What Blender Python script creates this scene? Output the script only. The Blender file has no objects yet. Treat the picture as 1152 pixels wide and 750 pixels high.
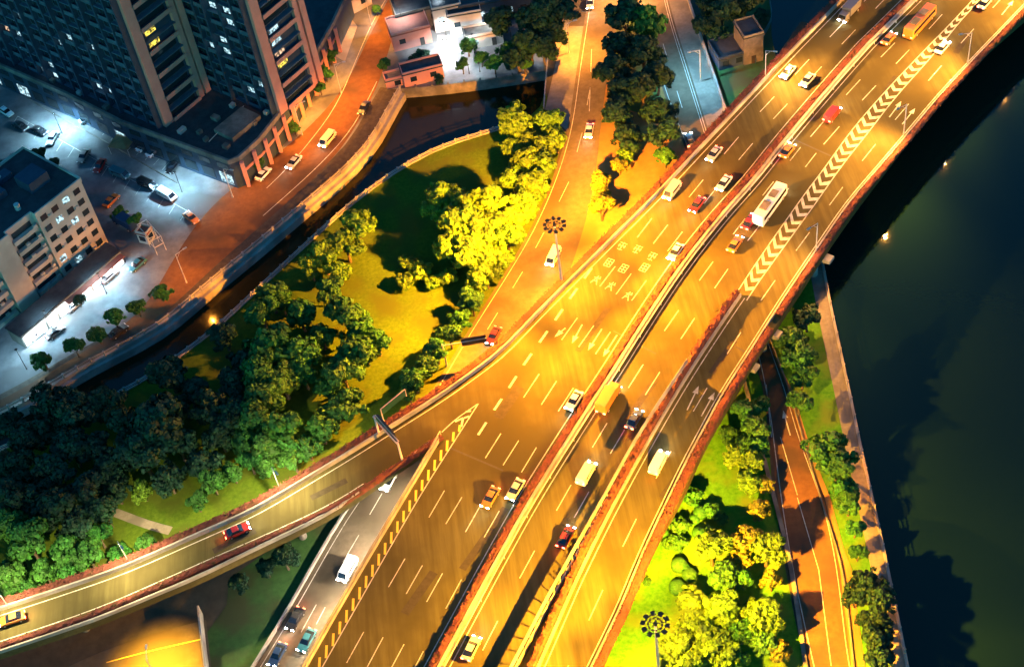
import bpy, bmesh, math, random
import numpy as np
from mathutils import Vector, Matrix
from mathutils.geometry import tessellate_polygon

random.seed(7)
rng = np.random.default_rng(7)
scn = bpy.context.scene
COL = scn.collection
R = math.radians

# ------------------------------------------------------------------ camera, world, exposure
CAM_H = 220.0
TH = R(42.0)                                   # angle between the optical axis and straight down
ROLL = math.atan2(254.0, 1495.0)
F_PX = math.hypot(254.0, 1495.0) / math.tan(TH)
_fw = Vector((0, math.sin(TH), -math.cos(TH)))
_r0 = Vector((1, 0, 0)); _u0 = Vector((0, math.cos(TH), math.sin(TH)))
_R = _r0 * math.cos(ROLL) - _u0 * math.sin(ROLL)
_U = _r0 * math.sin(ROLL) + _u0 * math.cos(ROLL)
cd = bpy.data.cameras.new("camera"); cam = bpy.data.objects.new("camera", cd); COL.objects.link(cam)
cd.sensor_fit = 'HORIZONTAL'; cd.sensor_width = 36.0; cd.lens = F_PX / 1152.0 * 36.0
cd.clip_start = 1.0; cd.clip_end = 4000.0
m = Matrix((( _R.x, _U.x, -_fw.x, 0), (_R.y, _U.y, -_fw.y, 0), (_R.z, _U.z, -_fw.z, CAM_H), (0, 0, 0, 1)))
cam.matrix_world = m
scn.camera = cam

wd = bpy.data.worlds.new("World"); scn.world = wd; wd.use_nodes = True
wn = wd.node_tree; bg = wn.nodes["Background"]
sky = wn.nodes.new("ShaderNodeTexSky"); sky.sky_type = 'NISHITA'; sky.sun_disc = False
sky.sun_elevation = R(6.0); sky.sun_rotation = R(200)
tint = wn.nodes.new("ShaderNodeMix"); tint.data_type = 'RGBA'; tint.blend_type = 'MULTIPLY'
tint.inputs[0].default_value = 1.0; tint.inputs[7].default_value = (0.06, 0.52, 1.0, 1)
wn.links.new(sky.outputs[0], tint.inputs[6]); wn.links.new(tint.outputs[2], bg.inputs[0])
bg.inputs[1].default_value = 0.13

sd = bpy.data.lights.new("moon", 'SUN'); so = bpy.data.objects.new("moon", sd); COL.objects.link(so)
sd.energy = 0.012; sd.angle = R(0.5); sd.color = (0.6, 0.85, 1.0); so.rotation_euler = (R(35), R(-20), 0)

scn.view_settings.view_transform = 'Standard'; scn.view_settings.look = 'None'
scn.view_settings.exposure = 1.5; scn.view_settings.gamma = 1.0
scn.cycles.use_denoising = True
scn.cycles.max_bounces = 4; scn.cycles.diffuse_bounces = 2; scn.cycles.glossy_bounces = 2
scn.cycles.sample_clamp_indirect = 3.0
scn.cycles.use_light_tree = True

SODIUM = (1.0, 0.47, 0.022); ORANGE = (1.0, 0.34, 0.03); WARM = (1.0, 0.41, 0.06)
CREAM = (1.0, 0.76, 0.34); COLD = (0.40, 0.78, 1.0); WHITE = (0.86, 0.95, 1.0)

def W(px, py, z=0.0):
    "photo pixel (1152 x 750) -> point of the level plane z"
    d = _R * (px - 576.0) + _U * (375.0 - py) + _fw * F_PX
    t = (z - CAM_H) / d.z
    return Vector((d.x * t, d.y * t, z))
def WP(pts, z=0.0): return [W(x, y, z) for x, y in pts]

# ------------------------------------------------------------------ materials
MATS = {}
def mat(name, c1, c2=None, scale=1.0, rough=0.8, c3=None, scale3=0.05, metal=0.0, bump=0.0, spec=0.3, objrand=0.0, stretch=None):
    if name in MATS: return MATS[name]
    m = bpy.data.materials.new(name); m.use_nodes = True; nt = m.node_tree; N = nt.nodes; L = nt.links
    b = N["Principled BSDF"]
    b.inputs["Roughness"].default_value = rough; b.inputs["Metallic"].default_value = metal
    b.inputs["Specular IOR Level"].default_value = spec
    b.inputs["Base Color"].default_value = (*c1, 1)
    if c2 is not None:
        g = N.new("ShaderNodeNewGeometry"); vec = g.outputs["Position"]
        if stretch:
            mp = N.new("ShaderNodeMapping"); mp.inputs["Rotation"].default_value = (0, 0, stretch[0]); mp.inputs["Scale"].default_value = (1, stretch[1], 1)
            L.new(vec, mp.inputs[0]); vec = mp.outputs[0]
        n = N.new("ShaderNodeTexNoise"); n.inputs["Scale"].default_value = scale; n.inputs["Detail"].default_value = 6
        n.inputs["Roughness"].default_value = 0.65
        L.new(vec, n.inputs["Vector"])
        cr = N.new("ShaderNodeValToRGB"); cr.color_ramp.elements[0].position = 0.33; cr.color_ramp.elements[1].position = 0.67
        cr.color_ramp.elements[0].color = (*c1, 1); cr.color_ramp.elements[1].color = (*c2, 1)
        L.new(n.outputs["Fac"], cr.inputs[0]); out = cr.outputs[0]
        if c3 is not None:
            n3 = N.new("ShaderNodeTexNoise"); n3.inputs["Scale"].default_value = scale3; n3.inputs["Detail"].default_value = 5
            L.new(g.outputs["Position"], n3.inputs["Vector"])
            cr3 = N.new("ShaderNodeValToRGB"); cr3.color_ramp.elements[0].position = 0.45; cr3.color_ramp.elements[1].position = 0.62
            cr3.color_ramp.elements[0].color = (0, 0, 0, 1); cr3.color_ramp.elements[1].color = (1, 1, 1, 1)
            L.new(n3.outputs["Fac"], cr3.inputs[0])
            mx = N.new("ShaderNodeMix"); mx.data_type = 'RGBA'; mx.inputs[7].default_value = (*c3, 1)
            L.new(cr3.outputs[0], mx.inputs[0]); L.new(out, mx.inputs[6]); out = mx.outputs[2]
        if objrand:
            oi = N.new("ShaderNodeObjectInfo"); hs = N.new("ShaderNodeHueSaturation")
            mr = N.new("ShaderNodeMapRange"); mr.inputs[3].default_value = 1 - objrand; mr.inputs[4].default_value = 1 + objrand
            L.new(oi.outputs["Random"], mr.inputs[0]); L.new(mr.outputs[0], hs.inputs["Value"])
            mh = N.new("ShaderNodeMapRange"); mh.inputs[3].default_value = 0.5 - objrand * 0.07; mh.inputs[4].default_value = 0.5 + objrand * 0.05
            ml = N.new("ShaderNodeMath"); ml.operation = 'FRACT'; mm = N.new("ShaderNodeMath"); mm.operation = 'MULTIPLY'; mm.inputs[1].default_value = 7.31
            L.new(oi.outputs["Random"], mm.inputs[0]); L.new(mm.outputs[0], ml.inputs[0]); L.new(ml.outputs[0], mh.inputs[0]); L.new(mh.outputs[0], hs.inputs["Hue"])
            L.new(out, hs.inputs["Color"]); out = hs.outputs[0]
        L.new(out, b.inputs["Base Color"])
        if bump:
            bp = N.new("ShaderNodeBump"); bp.inputs["Strength"].default_value = bump; bp.inputs["Distance"].default_value = 0.1
            L.new(n.outputs["Fac"], bp.inputs["Height"]); L.new(bp.outputs[0], b.inputs["Normal"])
    MATS[name] = m; return m
def glow(name, col, strength, base=None):
    if name in MATS: return MATS[name]
    m = bpy.data.materials.new(name); m.use_nodes = True; b = m.node_tree.nodes["Principled BSDF"]
    b.inputs["Base Color"].default_value = (*(base or col), 1); b.inputs["Emission Color"].default_value = (*col, 1)
    b.inputs["Emission Strength"].default_value = strength; MATS[name] = m; return m
def add_leaf_tone(m):
    nt = m.node_tree; b = nt.nodes["Principled BSDF"]; src = b.inputs["Base Color"].links[0].from_socket
    at_ = nt.nodes.new("ShaderNodeAttribute"); at_.attribute_name = "leaf_tone"; hs = nt.nodes.new("ShaderNodeHueSaturation")
    nt.links.new(at_.outputs["Fac"], hs.inputs["Value"]); nt.links.new(src, hs.inputs["Color"]); nt.links.new(hs.outputs[0], b.inputs["Base Color"])
def paint_mat():
    m = bpy.data.materials.new("car_paint"); m.use_nodes = True; nt = m.node_tree; b = nt.nodes["Principled BSDF"]
    oi = nt.nodes.new("ShaderNodeObjectInfo"); nt.links.new(oi.outputs["Color"], b.inputs["Base Color"])
    b.inputs["Roughness"].default_value = 0.35; b.inputs["Coat Weight"].default_value = 0.5; return m
def litwin(name, col, strength):
    "lit room behind a window: uneven panes of light"
    m = bpy.data.materials.new(name); m.use_nodes = True; nt = m.node_tree; N = nt.nodes; L = nt.links
    b = N["Principled BSDF"]; g = N.new("ShaderNodeNewGeometry"); n = N.new("ShaderNodeTexNoise")
    n.inputs["Scale"].default_value = 1.6; n.inputs["Detail"].default_value = 3; L.new(g.outputs["Position"], n.inputs["Vector"])
    mr = N.new("ShaderNodeMapRange"); mr.inputs[1].default_value = 0.42; mr.inputs[2].default_value = 0.62; mr.inputs[3].default_value = 0.04 * strength; mr.inputs[4].default_value = strength
    L.new(n.outputs["Fac"], mr.inputs[0]); L.new(mr.outputs[0], b.inputs["Emission Strength"])
    b.inputs["Base Color"].default_value = (0.05, 0.06, 0.07, 1); b.inputs["Emission Color"].default_value = (*col, 1)
    return m

ASPH = mat("asphalt", (0.062, 0.054, 0.022), (0.096, 0.085, 0.035), 0.9, 0.95, (0.054, 0.047, 0.02), 0.06, spec=0.04, stretch=(R(38), 0.07))
ASPH2 = mat("old_asphalt", (0.10, 0.082, 0.056), (0.14, 0.115, 0.08), 0.8, 0.95, (0.075, 0.06, 0.04), 0.06, spec=0.05)
LITASPH = mat("orange_lit_asphalt", (0.12, 0.058, 0.03), (0.17, 0.08, 0.038), 0.7, 0.95, (0.08, 0.048, 0.033), 0.08, spec=0.05)  # orange lamp light is put into the asphalt colour
PLAZA = mat("plaza_paving", (0.12, 0.125, 0.13), (0.20, 0.205, 0.21), 0.35, 0.9, (0.085, 0.085, 0.085), 0.07, spec=0.1)
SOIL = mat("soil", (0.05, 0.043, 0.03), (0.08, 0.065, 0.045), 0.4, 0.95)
GRASS = mat("park_grass", (0.038, 0.078, 0.007), (0.078, 0.125, 0.012), 1.3, 0.95, (0.055, 0.075, 0.011), 0.13, spec=0.05)
GRASS2 = mat("bank_grass", (0.030, 0.13, 0.010), (0.075, 0.22, 0.016), 1.1, 0.95, (0.09, 0.15, 0.02), 0.16, spec=0.05)
GRASS3 = mat("verge_grass", (0.025, 0.08, 0.018), (0.045, 0.115, 0.025), 0.8, 0.95, (0.05, 0.06, 0.02), 0.12)
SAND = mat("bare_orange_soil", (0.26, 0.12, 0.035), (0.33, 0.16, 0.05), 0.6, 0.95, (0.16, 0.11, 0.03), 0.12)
CONC = mat("concrete", (0.26, 0.235, 0.21), (0.38, 0.35, 0.31), 0.8, 0.8, (0.20, 0.18, 0.16), 0.2)
CONCD = mat("dirty_concrete", (0.13, 0.12, 0.105), (0.21, 0.19, 0.165), 0.8, 0.85, (0.09, 0.085, 0.075), 0.25)
WALK = mat("walkway_paving", (0.16, 0.14, 0.11), (0.23, 0.20, 0.16), 1.2, 0.85, (0.13, 0.115, 0.09), 0.2)
PINKWALL = mat("terracotta_lit_render", (0.46, 0.20, 0.165), (0.52, 0.25, 0.20), 0.3, 0.8)  # warm street light is put into this render colour
PALEWALL = mat("pale_render", (0.42, 0.38, 0.33), (0.50, 0.45, 0.40), 0.4, 0.8, (0.34, 0.31, 0.27), 0.12)
DARKWALL = mat("slate_cladding", (0.018, 0.036, 0.065), (0.032, 0.055, 0.09), 0.5, 0.6)
ROOFD = mat("dark_roofing", (0.025, 0.03, 0.035), (0.05, 0.055, 0.06), 0.5, 0.9)
ROOFR = mat("rust_red_roofing", (0.22, 0.07, 0.05), (0.30, 0.10, 0.07), 0.6, 0.8)
WHITEP = mat("road_paint", (0.26, 0.24, 0.19), (0.62, 0.6, 0.54), 1.3, 0.9, (0.40, 0.38, 0.33), 0.4, spec=0.05)
YELP = mat("yellow_paint", (0.62, 0.40, 0.05), (0.75, 0.5, 0.08), 1.4, 0.7)
METAL = mat("galvanised_steel", (0.42, 0.40, 0.37), (0.52, 0.5, 0.47), 1.5, 0.5, metal=0.3)
DARKM = mat("dark_steel", (0.03, 0.028, 0.025), (0.05, 0.045, 0.04), 1.0, 0.6)
PINKM = mat("painted_rail", (0.55, 0.38, 0.30), (0.62, 0.46, 0.38), 1.0, 0.6)
GREENS = mat("sign_green", (0.012, 0.07, 0.04), (0.016, 0.085, 0.05), 1.0, 0.5)
GLASS = mat("dark_window_glass", (0.014, 0.024, 0.032), None, 1, 0.12, spec=0.6)
BARK = mat("bark", (0.07, 0.05, 0.03), (0.12, 0.09, 0.06), 3, 0.95)
TYRE = mat("tyre", (0.015, 0.015, 0.015), None, 1, 0.9)
RIM = mat("alloy_rim", (0.5, 0.5, 0.5), None, 1, 0.4, metal=0.8)
CARGLASS = mat("car_glass", (0.012, 0.015, 0.02), None, 1, 0.08, spec=0.8)
PAINT = paint_mat()
FOL = {  # lamp light put into yellow and golden copies, shade into the dark one
 'yellow': mat("foliage_lit_yellow", (0.042, 0.115, 0.005), (0.10, 0.215, 0.010), 1.6, 0.7, (0.065, 0.14, 0.007), 0.45, objrand=0.18),
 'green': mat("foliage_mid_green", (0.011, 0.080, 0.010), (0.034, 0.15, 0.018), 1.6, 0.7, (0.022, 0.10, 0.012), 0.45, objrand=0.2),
 'dark': mat("foliage_shade_dark", (0.0025, 0.024, 0.011), (0.008, 0.048, 0.018), 1.6, 0.7, objrand=0.2),
 'orange': mat("foliage_lit_golden", (0.095, 0.115, 0.008), (0.15, 0.16, 0.014), 0.9, 0.7, objrand=0.15),
}
for _m in FOL.values(): add_leaf_tone(_m)
HEDGE = mat("bougainvillea_leaves", (0.06, 0.045, 0.02), (0.20, 0.055, 0.05), 1.1, 0.9, (0.13, 0.045, 0.035), 0.35, spec=0.05)
HEAD = glow("headlight_glow", (1.0, 0.93, 0.82), 60)
TAIL = glow("taillight_glow", (1.0, 0.06, 0.02), 22)
AMBER = glow("amber_lamp_glow", (1.0, 0.32, 0.02), 22)
LAMPW = glow("warm_lamp_glow", (1.0, 0.86, 0.66), 320)
LAMPC = glow("cold_lamp_glow", (0.75, 0.92, 1.0), 60)
LAMPO = glow("orange_lamp_glow", (1.0, 0.45, 0.08), 60)
SHOPW = glow("shop_glow", (0.8, 0.93, 1.0), 0.9, (0.7, 0.7, 0.7))
LIT = {'w': litwin("lit_room_white", (0.55, 0.88, 1.0), 0.6), 'y': litwin("lit_room_yellow", (1.0, 0.75, 0.08), 0.8), 'p': litwin("lit_room_peach", (1.0, 0.62, 0.38), 0.6)}

def water_mat(name, base, rough=0.07):
    m = bpy.data.materials.new(name); m.use_nodes = True; nt = m.node_tree; N = nt.nodes; L = nt.links; b = N["Principled BSDF"]
    b.inputs["Base Color"].default_value = (*base, 1); b.inputs["Roughness"].default_value = rough; b.inputs["IOR"].default_value = 1.33
    g = N.new("ShaderNodeNewGeometry"); n = N.new("ShaderNodeTexNoise"); n.inputs["Scale"].default_value = 1.1; n.inputs["Detail"].default_value = 4
    L.new(g.outputs["Position"], n.inputs["Vector"]); bp = N.new("ShaderNodeBump"); bp.inputs["Strength"].default_value = 0.09; bp.inputs["Distance"].default_value = 0.1
    L.new(n.outputs["Fac"], bp.inputs["Height"]); L.new(bp.outputs[0], b.inputs["Normal"]); return m
RIVER = water_mat("river_water", (0.0034, 0.0135, 0.0100), 0.035)
CANAL = water_mat("canal_water", (0.012, 0.011, 0.004), 0.12)

# ------------------------------------------------------------------ mesh helpers
class MB:
    def __init__(s): s.v = []; s.f = []
    def add(s, vs, fs):
        o = len(s.v); s.v.extend([tuple(p) for p in vs]); s.f.extend([tuple(i + o for i in f) for f in fs])
    def box(s, c, size, rz=0.0):
        cx, cy, cz = c; a, b, h = size[0] / 2, size[1] / 2, size[2] / 2; ca, sa = math.cos(rz), math.sin(rz)
        vs = []
        for z in (-h, h):
            for x, y in ((-a, -b), (a, -b), (a, b), (-a, b)): vs.append((cx + x * ca - y * sa, cy + x * sa + y * ca, cz + z))
        s.add(vs, [(3, 2, 1, 0), (4, 5, 6, 7), (0, 1, 5, 4), (1, 2, 6, 5), (2, 3, 7, 6), (3, 0, 4, 7)])
    def tube(s, p0, p1, r0, r1=None, n=8):
        r1 = r0 if r1 is None else r1; p0 = Vector(p0); p1 = Vector(p1); d = (p1 - p0).normalized()
        a = d.orthogonal().normalized(); b = d.cross(a); vs = []
        for p, r in ((p0, r0), (p1, r1)):
            for k in range(n):
                t = 2 * math.pi * k / n; vs.append(p + a * math.cos(t) * r + b * math.sin(t) * r)
        s.add(vs, [(k, (k + 1) % n, n + (k + 1) % n, n + k) for k in range(n)] + [tuple(range(n - 1, -1, -1)), tuple(range(n, 2 * n))])
    def quad(s, a, b, c, d): s.add([a, b, c, d], [(0, 1, 2, 3)])
    def poly(s, pts, z0, z1=None):
        "flat polygon, or prism from z0 to z1"
        n = len(pts); tri = tessellate_polygon([[Vector((p[0], p[1], 0)) for p in pts]])
        A = sum(pts[i][0] * pts[(i + 1) % n][1] - pts[(i + 1) % n][0] * pts[i][1] for i in range(n))
        def up(t): 
            a, b, c = [pts[i] for i in t]
            return (b[0] - a[0]) * (c[1] - a[1]) - (b[1] - a[1]) * (c[0] - a[0]) > 0
        tri = [tuple(t) if up(t) else tuple(reversed(t)) for t in tri]
        if z1 is None: s.add([(p[0], p[1], z0) for p in pts], tri); return
        vs = [(p[0], p[1], z1) for p in pts] + [(p[0], p[1], z0) for p in pts]; fs = list(tri) + [tuple(reversed([i + n for i in t])) for t in tri]
        for i in range(n):
            j = (i + 1) % n
            fs.append((i, n + i, n + j, j) if A > 0 else (j, n + j, n + i, i))
        s.add(vs, fs)
    def strip(s, path, d0, d1, z0, z1=None):
        "band between the two lateral offsets of a path; solid if z1 is given"
        a = offset(path, d0); b = offset(path, d1); n = len(path)
        if z1 is None:
            s.add([(p[0], p[1], z0) for p in a] + [(p[0], p[1], z0) for p in b], [(i, i + 1, n + i + 1, n + i) if d1 > d0 else (i, n + i, n + i + 1, i + 1) for i in range(n - 1)]); return
        vs = [(p[0], p[1], z0) for p in a] + [(p[0], p[1], z1) for p in a] + [(p[0], p[1], z1) for p in b] + [(p[0], p[1], z0) for p in b]
        fs = []
        for i in range(n - 1):
            for k in range(4):
                k2 = (k + 1) % 4; q = (k * n + i, k * n + i + 1, k2 * n + i + 1, k2 * n + i)
                fs.append(q if d1 > d0 else q[::-1])
        e0 = (0, n, 2 * n, 3 * n); e1 = (n - 1, 4 * n - 1, 3 * n - 1, 2 * n - 1)
        fs += [e0, e1] if d1 > d0 else [e0[::-1], e1[::-1]]
        s.add(vs, fs)
    def mesh(s, name, ms):
        me = bpy.data.meshes.new(name); me.from_pydata(s.v, [], s.f)
        me.materials.append(ms); me.update(); return me
    def build(s, name, ms, parent=None, loc=None):
        o = bpy.data.objects.new(name, s.mesh(name, ms)); COL.objects.link(o)
        if parent: o.parent = parent
        if loc: o.location = loc
        return o

def offset(path, d):
    P = np.array([(p[0], p[1]) for p in path], float); T = np.gradient(P, axis=0); T /= np.linalg.norm(T, axis=1)[:, None] + 1e-9
    return P + np.stack([-T[:, 1], T[:, 0]], 1) * d
def smooth(pts, step=3.0, ext0=0.0, ext1=0.0):
    P = [np.array((p[0], p[1]), float) for p in pts]
    if ext0: P.insert(0, P[0] + (P[0] - P[1]) / np.linalg.norm(P[0] - P[1]) * ext0)
    if ext1: P.append(P[-1] + (P[-1] - P[-2]) / np.linalg.norm(P[-1] - P[-2]) * ext1)
    Q = [2 * P[0] - P[1]] + P + [2 * P[-1] - P[-2]]; out = []
    for i in range(1, len(Q) - 2):
        p0, p1, p2, p3 = Q[i - 1:i + 3]; L = np.linalg.norm(p2 - p1); k = max(1, int(L / step))
        for j in range(k):
            t = j / k; out.append(0.5 * ((2 * p1) + (-p0 + p2) * t + (2 * p0 - 5 * p1 + 4 * p2 - p3) * t * t + (-p0 + 3 * p1 - 3 * p2 + p3) * t ** 3))
    out.append(Q[-2])
    A = np.array(out)
    for _ in range(2): A[1:-1] = (A[:-2] + 2 * A[1:-1] + A[2:]) / 4
    return [tuple(p) for p in A]
def resample(path, step):
    P = np.array([(p[0], p[1]) for p in path]); D = np.r_[0, np.cumsum(np.linalg.norm(np.diff(P, axis=0), axis=1))]
    n = max(2, int(round(D[-1] / step)) + 1); t = np.linspace(0, D[-1], n)
    return [(float(np.interp(x, D, P[:, 0])), float(np.interp(x, D, P[:, 1]))) for x in t]

def tag(o, label=None, cat=None, group=None, kind=None):
    if label: o['label'] = label
    if cat: o['category'] = cat
    if group: o['group'] = group
    if kind: o['kind'] = kind
    return o
def empty(name, loc=(0, 0, 0), rz=0.0):
    o = bpy.data.objects.new(name, None); COL.objects.link(o); o.location = loc; o.rotation_euler = (0, 0, rz); o.empty_display_size = 0.5; return o
def kids(o): return [c for c in CH.get(o.name, [])]
def copy_tree(o, parent=None):
    c = o.copy(); COL.objects.link(c); c.parent = parent
    for ch in list(o.children): copy_tree(ch, c)
    return c
def lamp(name, kind, loc, energy, color, parent=None, **kw):
    l = bpy.data.lights.new(name, kind); l.energy = energy; l.color = color
    for k, v in kw.items(): setattr(l, k, v)
    s_ = SMOOTH.get(name)
    if s_:                                                    # batwing-like optics: less light right below the lamp
        l.use_nodes = True; nt = l.node_tree; em = next(n for n in nt.nodes if n.type == 'EMISSION'); lf = nt.nodes.new("ShaderNodeLightFalloff")
        lf.inputs["Strength"].default_value = 1.0; lf.inputs["Smooth"].default_value = s_; nt.links.new(lf.outputs["Quadratic"], em.inputs["Strength"])
    o = bpy.data.objects.new(name, l); COL.objects.link(o); o.location = loc
    if parent: o.parent = parent
    return o
SMOOTH = {"street_lamp_light": 260.0, "floodlight_beam": 700.0, "plaza_lamp_light": 70.0, "headlight_beam": 40.0}
def aim(o, d): o.rotation_euler = Vector(d).to_track_quat('-Z', 'Y').to_euler()
def struct(mb, name, ms, label, cat): return tag(mb.build(name, ms), label, cat, None, 'structure')
ORD = "first second third fourth fifth sixth seventh eighth ninth tenth eleventh twelfth thirteenth fourteenth fifteenth sixteenth".split()

# ================================================================== SETTING: ground, water
ZD = 8.0                                                       # deck level of the expressway
ZR = -2.0                                                      # river level
riv = smooth(WP([(1060, 930), (1023, 750), (1002.5, 649), (983, 560), (972.7, 516), (956.5, 437.7), (941.6, 370), (933.4, 331.6), (926, 290), (917, 245), (905, 190), (890, 130), (876, 80), (868, 45), (866, 20), (864, -60)]), 4, 260, 300)
riv = [p for i, p in enumerate(riv) if i == 0 or p[1] > max(q[1] for q in riv[:i]) + 0.05]
can_up = smooth(WP([(613, 80), (570, 87), (503, 96), (450, 100.5)]), 4)
can_up2 = smooth(WP([(450, 101.5), (434.5, 126.6), (424, 152), (394, 187), (340, 233), (280, 284), (230.5, 324), (177, 370), (101, 408), (35.5, 448.5), (0, 466), (-90, 508)]), 4, 0, 60)
can_lo = smooth(WP([(616, 86), (612, 122), (600, 136), (570, 145.6), (543, 150.7), (513, 159.6), (482.6, 172), (442, 196.5), (401.6, 225.6), (366, 257), (318, 301.6), (280, 337), (230.5, 382.7), (197.6, 405.5), (159.6, 431), (124, 451), (60, 480), (0, 507), (-90, 550)]), 4, 0, 60)
outer = [(-900, riv[0][1]), *riv, (riv[-1][0], 1500), (-900, 1500), (-900, can_up2[-1][1] - 200), *can_up2[::-1], *can_up[::-1], *can_lo, (-900, can_lo[-1][1] - 290)]
g = MB(); g.poly(outer, 0.0)
struct(g, "ground", SOIL, "bare dark ground under streets, park and banks", "ground")
g = MB(); g.poly([(30, -300), (900, -300), (900, 1500), (60, 1500), (60, 330), (20, 330), (20, 150)], ZR)
struct(g, "river", RIVER, "dark teal river right of the expressway", "river")
g = MB(); g.poly([(-900, -350), (-60, 150), (60, 200), (60, 400), (-420, 330), (-900, 100)], -2.6)
struct(g, "canal_water", CANAL, "dark canal water between street and park", "canal")

def patch(name, pts, z, ms, label, cat, sm=False):
    g = MB(); P = WP(pts); g.poly([(p.x, p.y) for p in P], z); return struct(g, name, ms, label, cat)
def roadstrip(name, left, right, z, ms, label, cat):
    n = 60; a = resample(left, 1.0); b = resample(right, 1.0)
    ia = np.linspace(0, len(a) - 1, n); A = np.array(a); B = np.array(b); ib = np.linspace(0, len(b) - 1, n)
    f = lambda M, i: np.stack([np.interp(i, np.arange(len(M)), M[:, k]) for k in (0, 1)], 1)
    A = f(A, ia); B = f(B, ib); g = MB()
    g.add([(p[0], p[1], z) for p in A] + [(p[0], p[1], z) for p in B], [(i, n + i, n + i + 1, i + 1) for i in range(n - 1)])
    o = struct(g, name, ms, label, cat); return o

# city side plaza and street, park lawn, river bank
_lo = [(x, y) for x, y in can_up2]
plz = WP([(-160, 560), (-160, -60), (250, -60), (500, -60), (640, -60), (640, 40), (613, 74)])
g = MB(); g.poly([(p.x, p.y) for p in plz] + can_up[:] + can_up2[:], 0.02); struct(g, "plaza", PLAZA, "grey paved plaza and yards below the towers", "plaza")
g = MB(); g.strip(can_up2, -5.0, -0.2, 0.04); struct(g, "sidewalk", mat("dark_paving", (.05, .042, .034), (.085, .07, .055), .8, .9, spec=.05), "dark pavement strip between curving street and canal railing", "sidewalk")
street_l = smooth(WP([(468, -60), (416, 40), (392, 90), (365, 126), (330, 160), (290, 190), (258, 214), (225, 246), (190, 300), (160, 350), (100, 392), (20, 440), (-80, 490)]), 4)
street_r = smooth(WP([(520, -60), (456, 10), (436, 62), (424, 100), (408, 128), (384, 168), (340, 213), (280, 266), (228, 312), (176, 360), (100, 399), (34, 440), (-80, 500)]), 4)
roadstrip("street", street_r, street_l, 0.05, LITASPH, "orange lit street curving beside the canal", "street")
lawn = can_lo[1:-1] + [tuple(p)[:2] for p in WP([(-260, 760), (-60, 760), (0, 735), (124, 693), (300, 612), (470, 520), (515, 415), (545, 360), (590, 300), (622, 200), (634, 150)])]
g = MB(); g.poly(lawn, 0.03); struct(g, "park_lawn", GRASS, "park lawn between canal and elevated road", "lawn")
island = [(684, -60), (712, -60), (752, 100), (800, 150), (792, 215), (672, 330), (618, 340), (650, 235), (662, 140), (664, 60)]
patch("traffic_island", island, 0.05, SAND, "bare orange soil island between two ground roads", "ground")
patch("island_grass", [(690, -60), (708, -60), (724, 40), (744, 110), (730, 130), (690, 120), (686, 40)], 0.07, GRASS3, "grass strip under the island trees", "lawn")
und_l = smooth(WP([(672, -90), (661, 0), (648, 84), (640, 140), (624, 196), (596, 260), (560, 320), (523, 377.6), (498, 420.7), (462, 478), (401.6, 560), (373.7, 603), (328, 684), (287.6, 750), (230, 845)]), 4, 0, 60)
und_r = smooth(WP([(716, -90), (700, 0), (684, 84), (676, 140), (668, 210), (650, 280), (628, 335), (590, 400), (560, 450), (536, 500), (490, 590), (455, 650), (420, 715), (390, 780), (340, 870)]), 4, 0, 60)
roadstrip("underpass_road", und_r, und_l, 0.10, ASPH2, "ground road passing under the expressway ramp", "road")
blue_l = smooth(WP([(700, -90), (716, 0), (736, 70), (752, 120), (772, 170), (800, 250), (830, 330), (850, 400), (862, 460), (872, 540), (884, 620), (900, 700), (912, 752), (935, 860)]), 4, 0, 60)
blue_r = smooth(WP([(738, -90), (752, 0), (776, 80), (797, 147), (815, 210), (836, 280), (856, 350), (866, 384), (886, 437.7), (905, 505), (928, 560), (945.6, 641), (952, 700), (959, 750), (985, 860)]), 4, 0, 60)
roadstrip("riverside_road", blue_r, blue_l, 0.09, LITASPH, "ground road with orange lamplight in its colour beside the river bank", "road")
bl_n = [p for p in blue_l if p[1] > 215]; br_n = [p for p in blue_r if p[1] > 215]
roadstrip("blue_lit_road", br_n, bl_n, 0.13, ASPH2, "grey ground road going under the expressway", "road")
patch("sidewalk", [(628, 60), (641, 30), (664, 30), (655, 90), (640, 150), (613, 124)], 0.06, WALK, "pavement beside the road above the canal", "sidewalk")
patch("road_verge", [(752, -60), (768, -20), (816, 127), (830, 180), (790, 160), (766, 70), (744, 0)], 0.06, WALK, "pavement strip right of the blue lit road", "sidewalk")
patch("hut_yard", [(768, -60), (866, -60), (868, 40), (876, 80), (890, 130), (870, 170), (818, 130)], 0.04, GRASS3, "dark grass around the riverside hut", "lawn")
bank_r = [tuple(p) for p in riv if W(1060, 930).y - 20 < p[1] < 230]
g = MB(); g.poly([p for p in bank_r] + [tuple(p)[:2] for p in WP([(905, 190), (880, 190), (864, 350), (872, 400), (888, 440), (907, 505), (930, 560), (947, 641), (961, 750), (985, 880)])], 0.04); struct(g, "river_bank", GRASS2, "grass bank between riverside road and river", "lawn")
roadstrip("walkway", offset(bank_r, 0.4), offset(bank_r, 3.0), 0.12, WALK, "paved walkway along the river railing", "path")
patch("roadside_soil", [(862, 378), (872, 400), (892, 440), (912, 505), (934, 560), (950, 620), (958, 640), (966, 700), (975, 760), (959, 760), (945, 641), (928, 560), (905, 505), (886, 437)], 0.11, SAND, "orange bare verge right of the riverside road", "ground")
grassR = [(845, 400), (860, 440), (868, 540), (880, 620), (893, 690), (908, 760), (920, 860), (600, 860), (640, 790), (674, 750), (692, 704), (737, 605), (780, 522), (828, 443)]
patch("bank_lawn", grassR, 0.05, GRASS2, "bright green planted lawn beside the right ramp", "lawn")
patch("verge_lawn", [(401, 561), (374, 602), (328, 683), (287, 750), (240, 830), (150, 830), (255, 680), (258, 650), (330, 600)], 0.05, GRASS3, "green verge left of the underpass road", "lawn")
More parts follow.
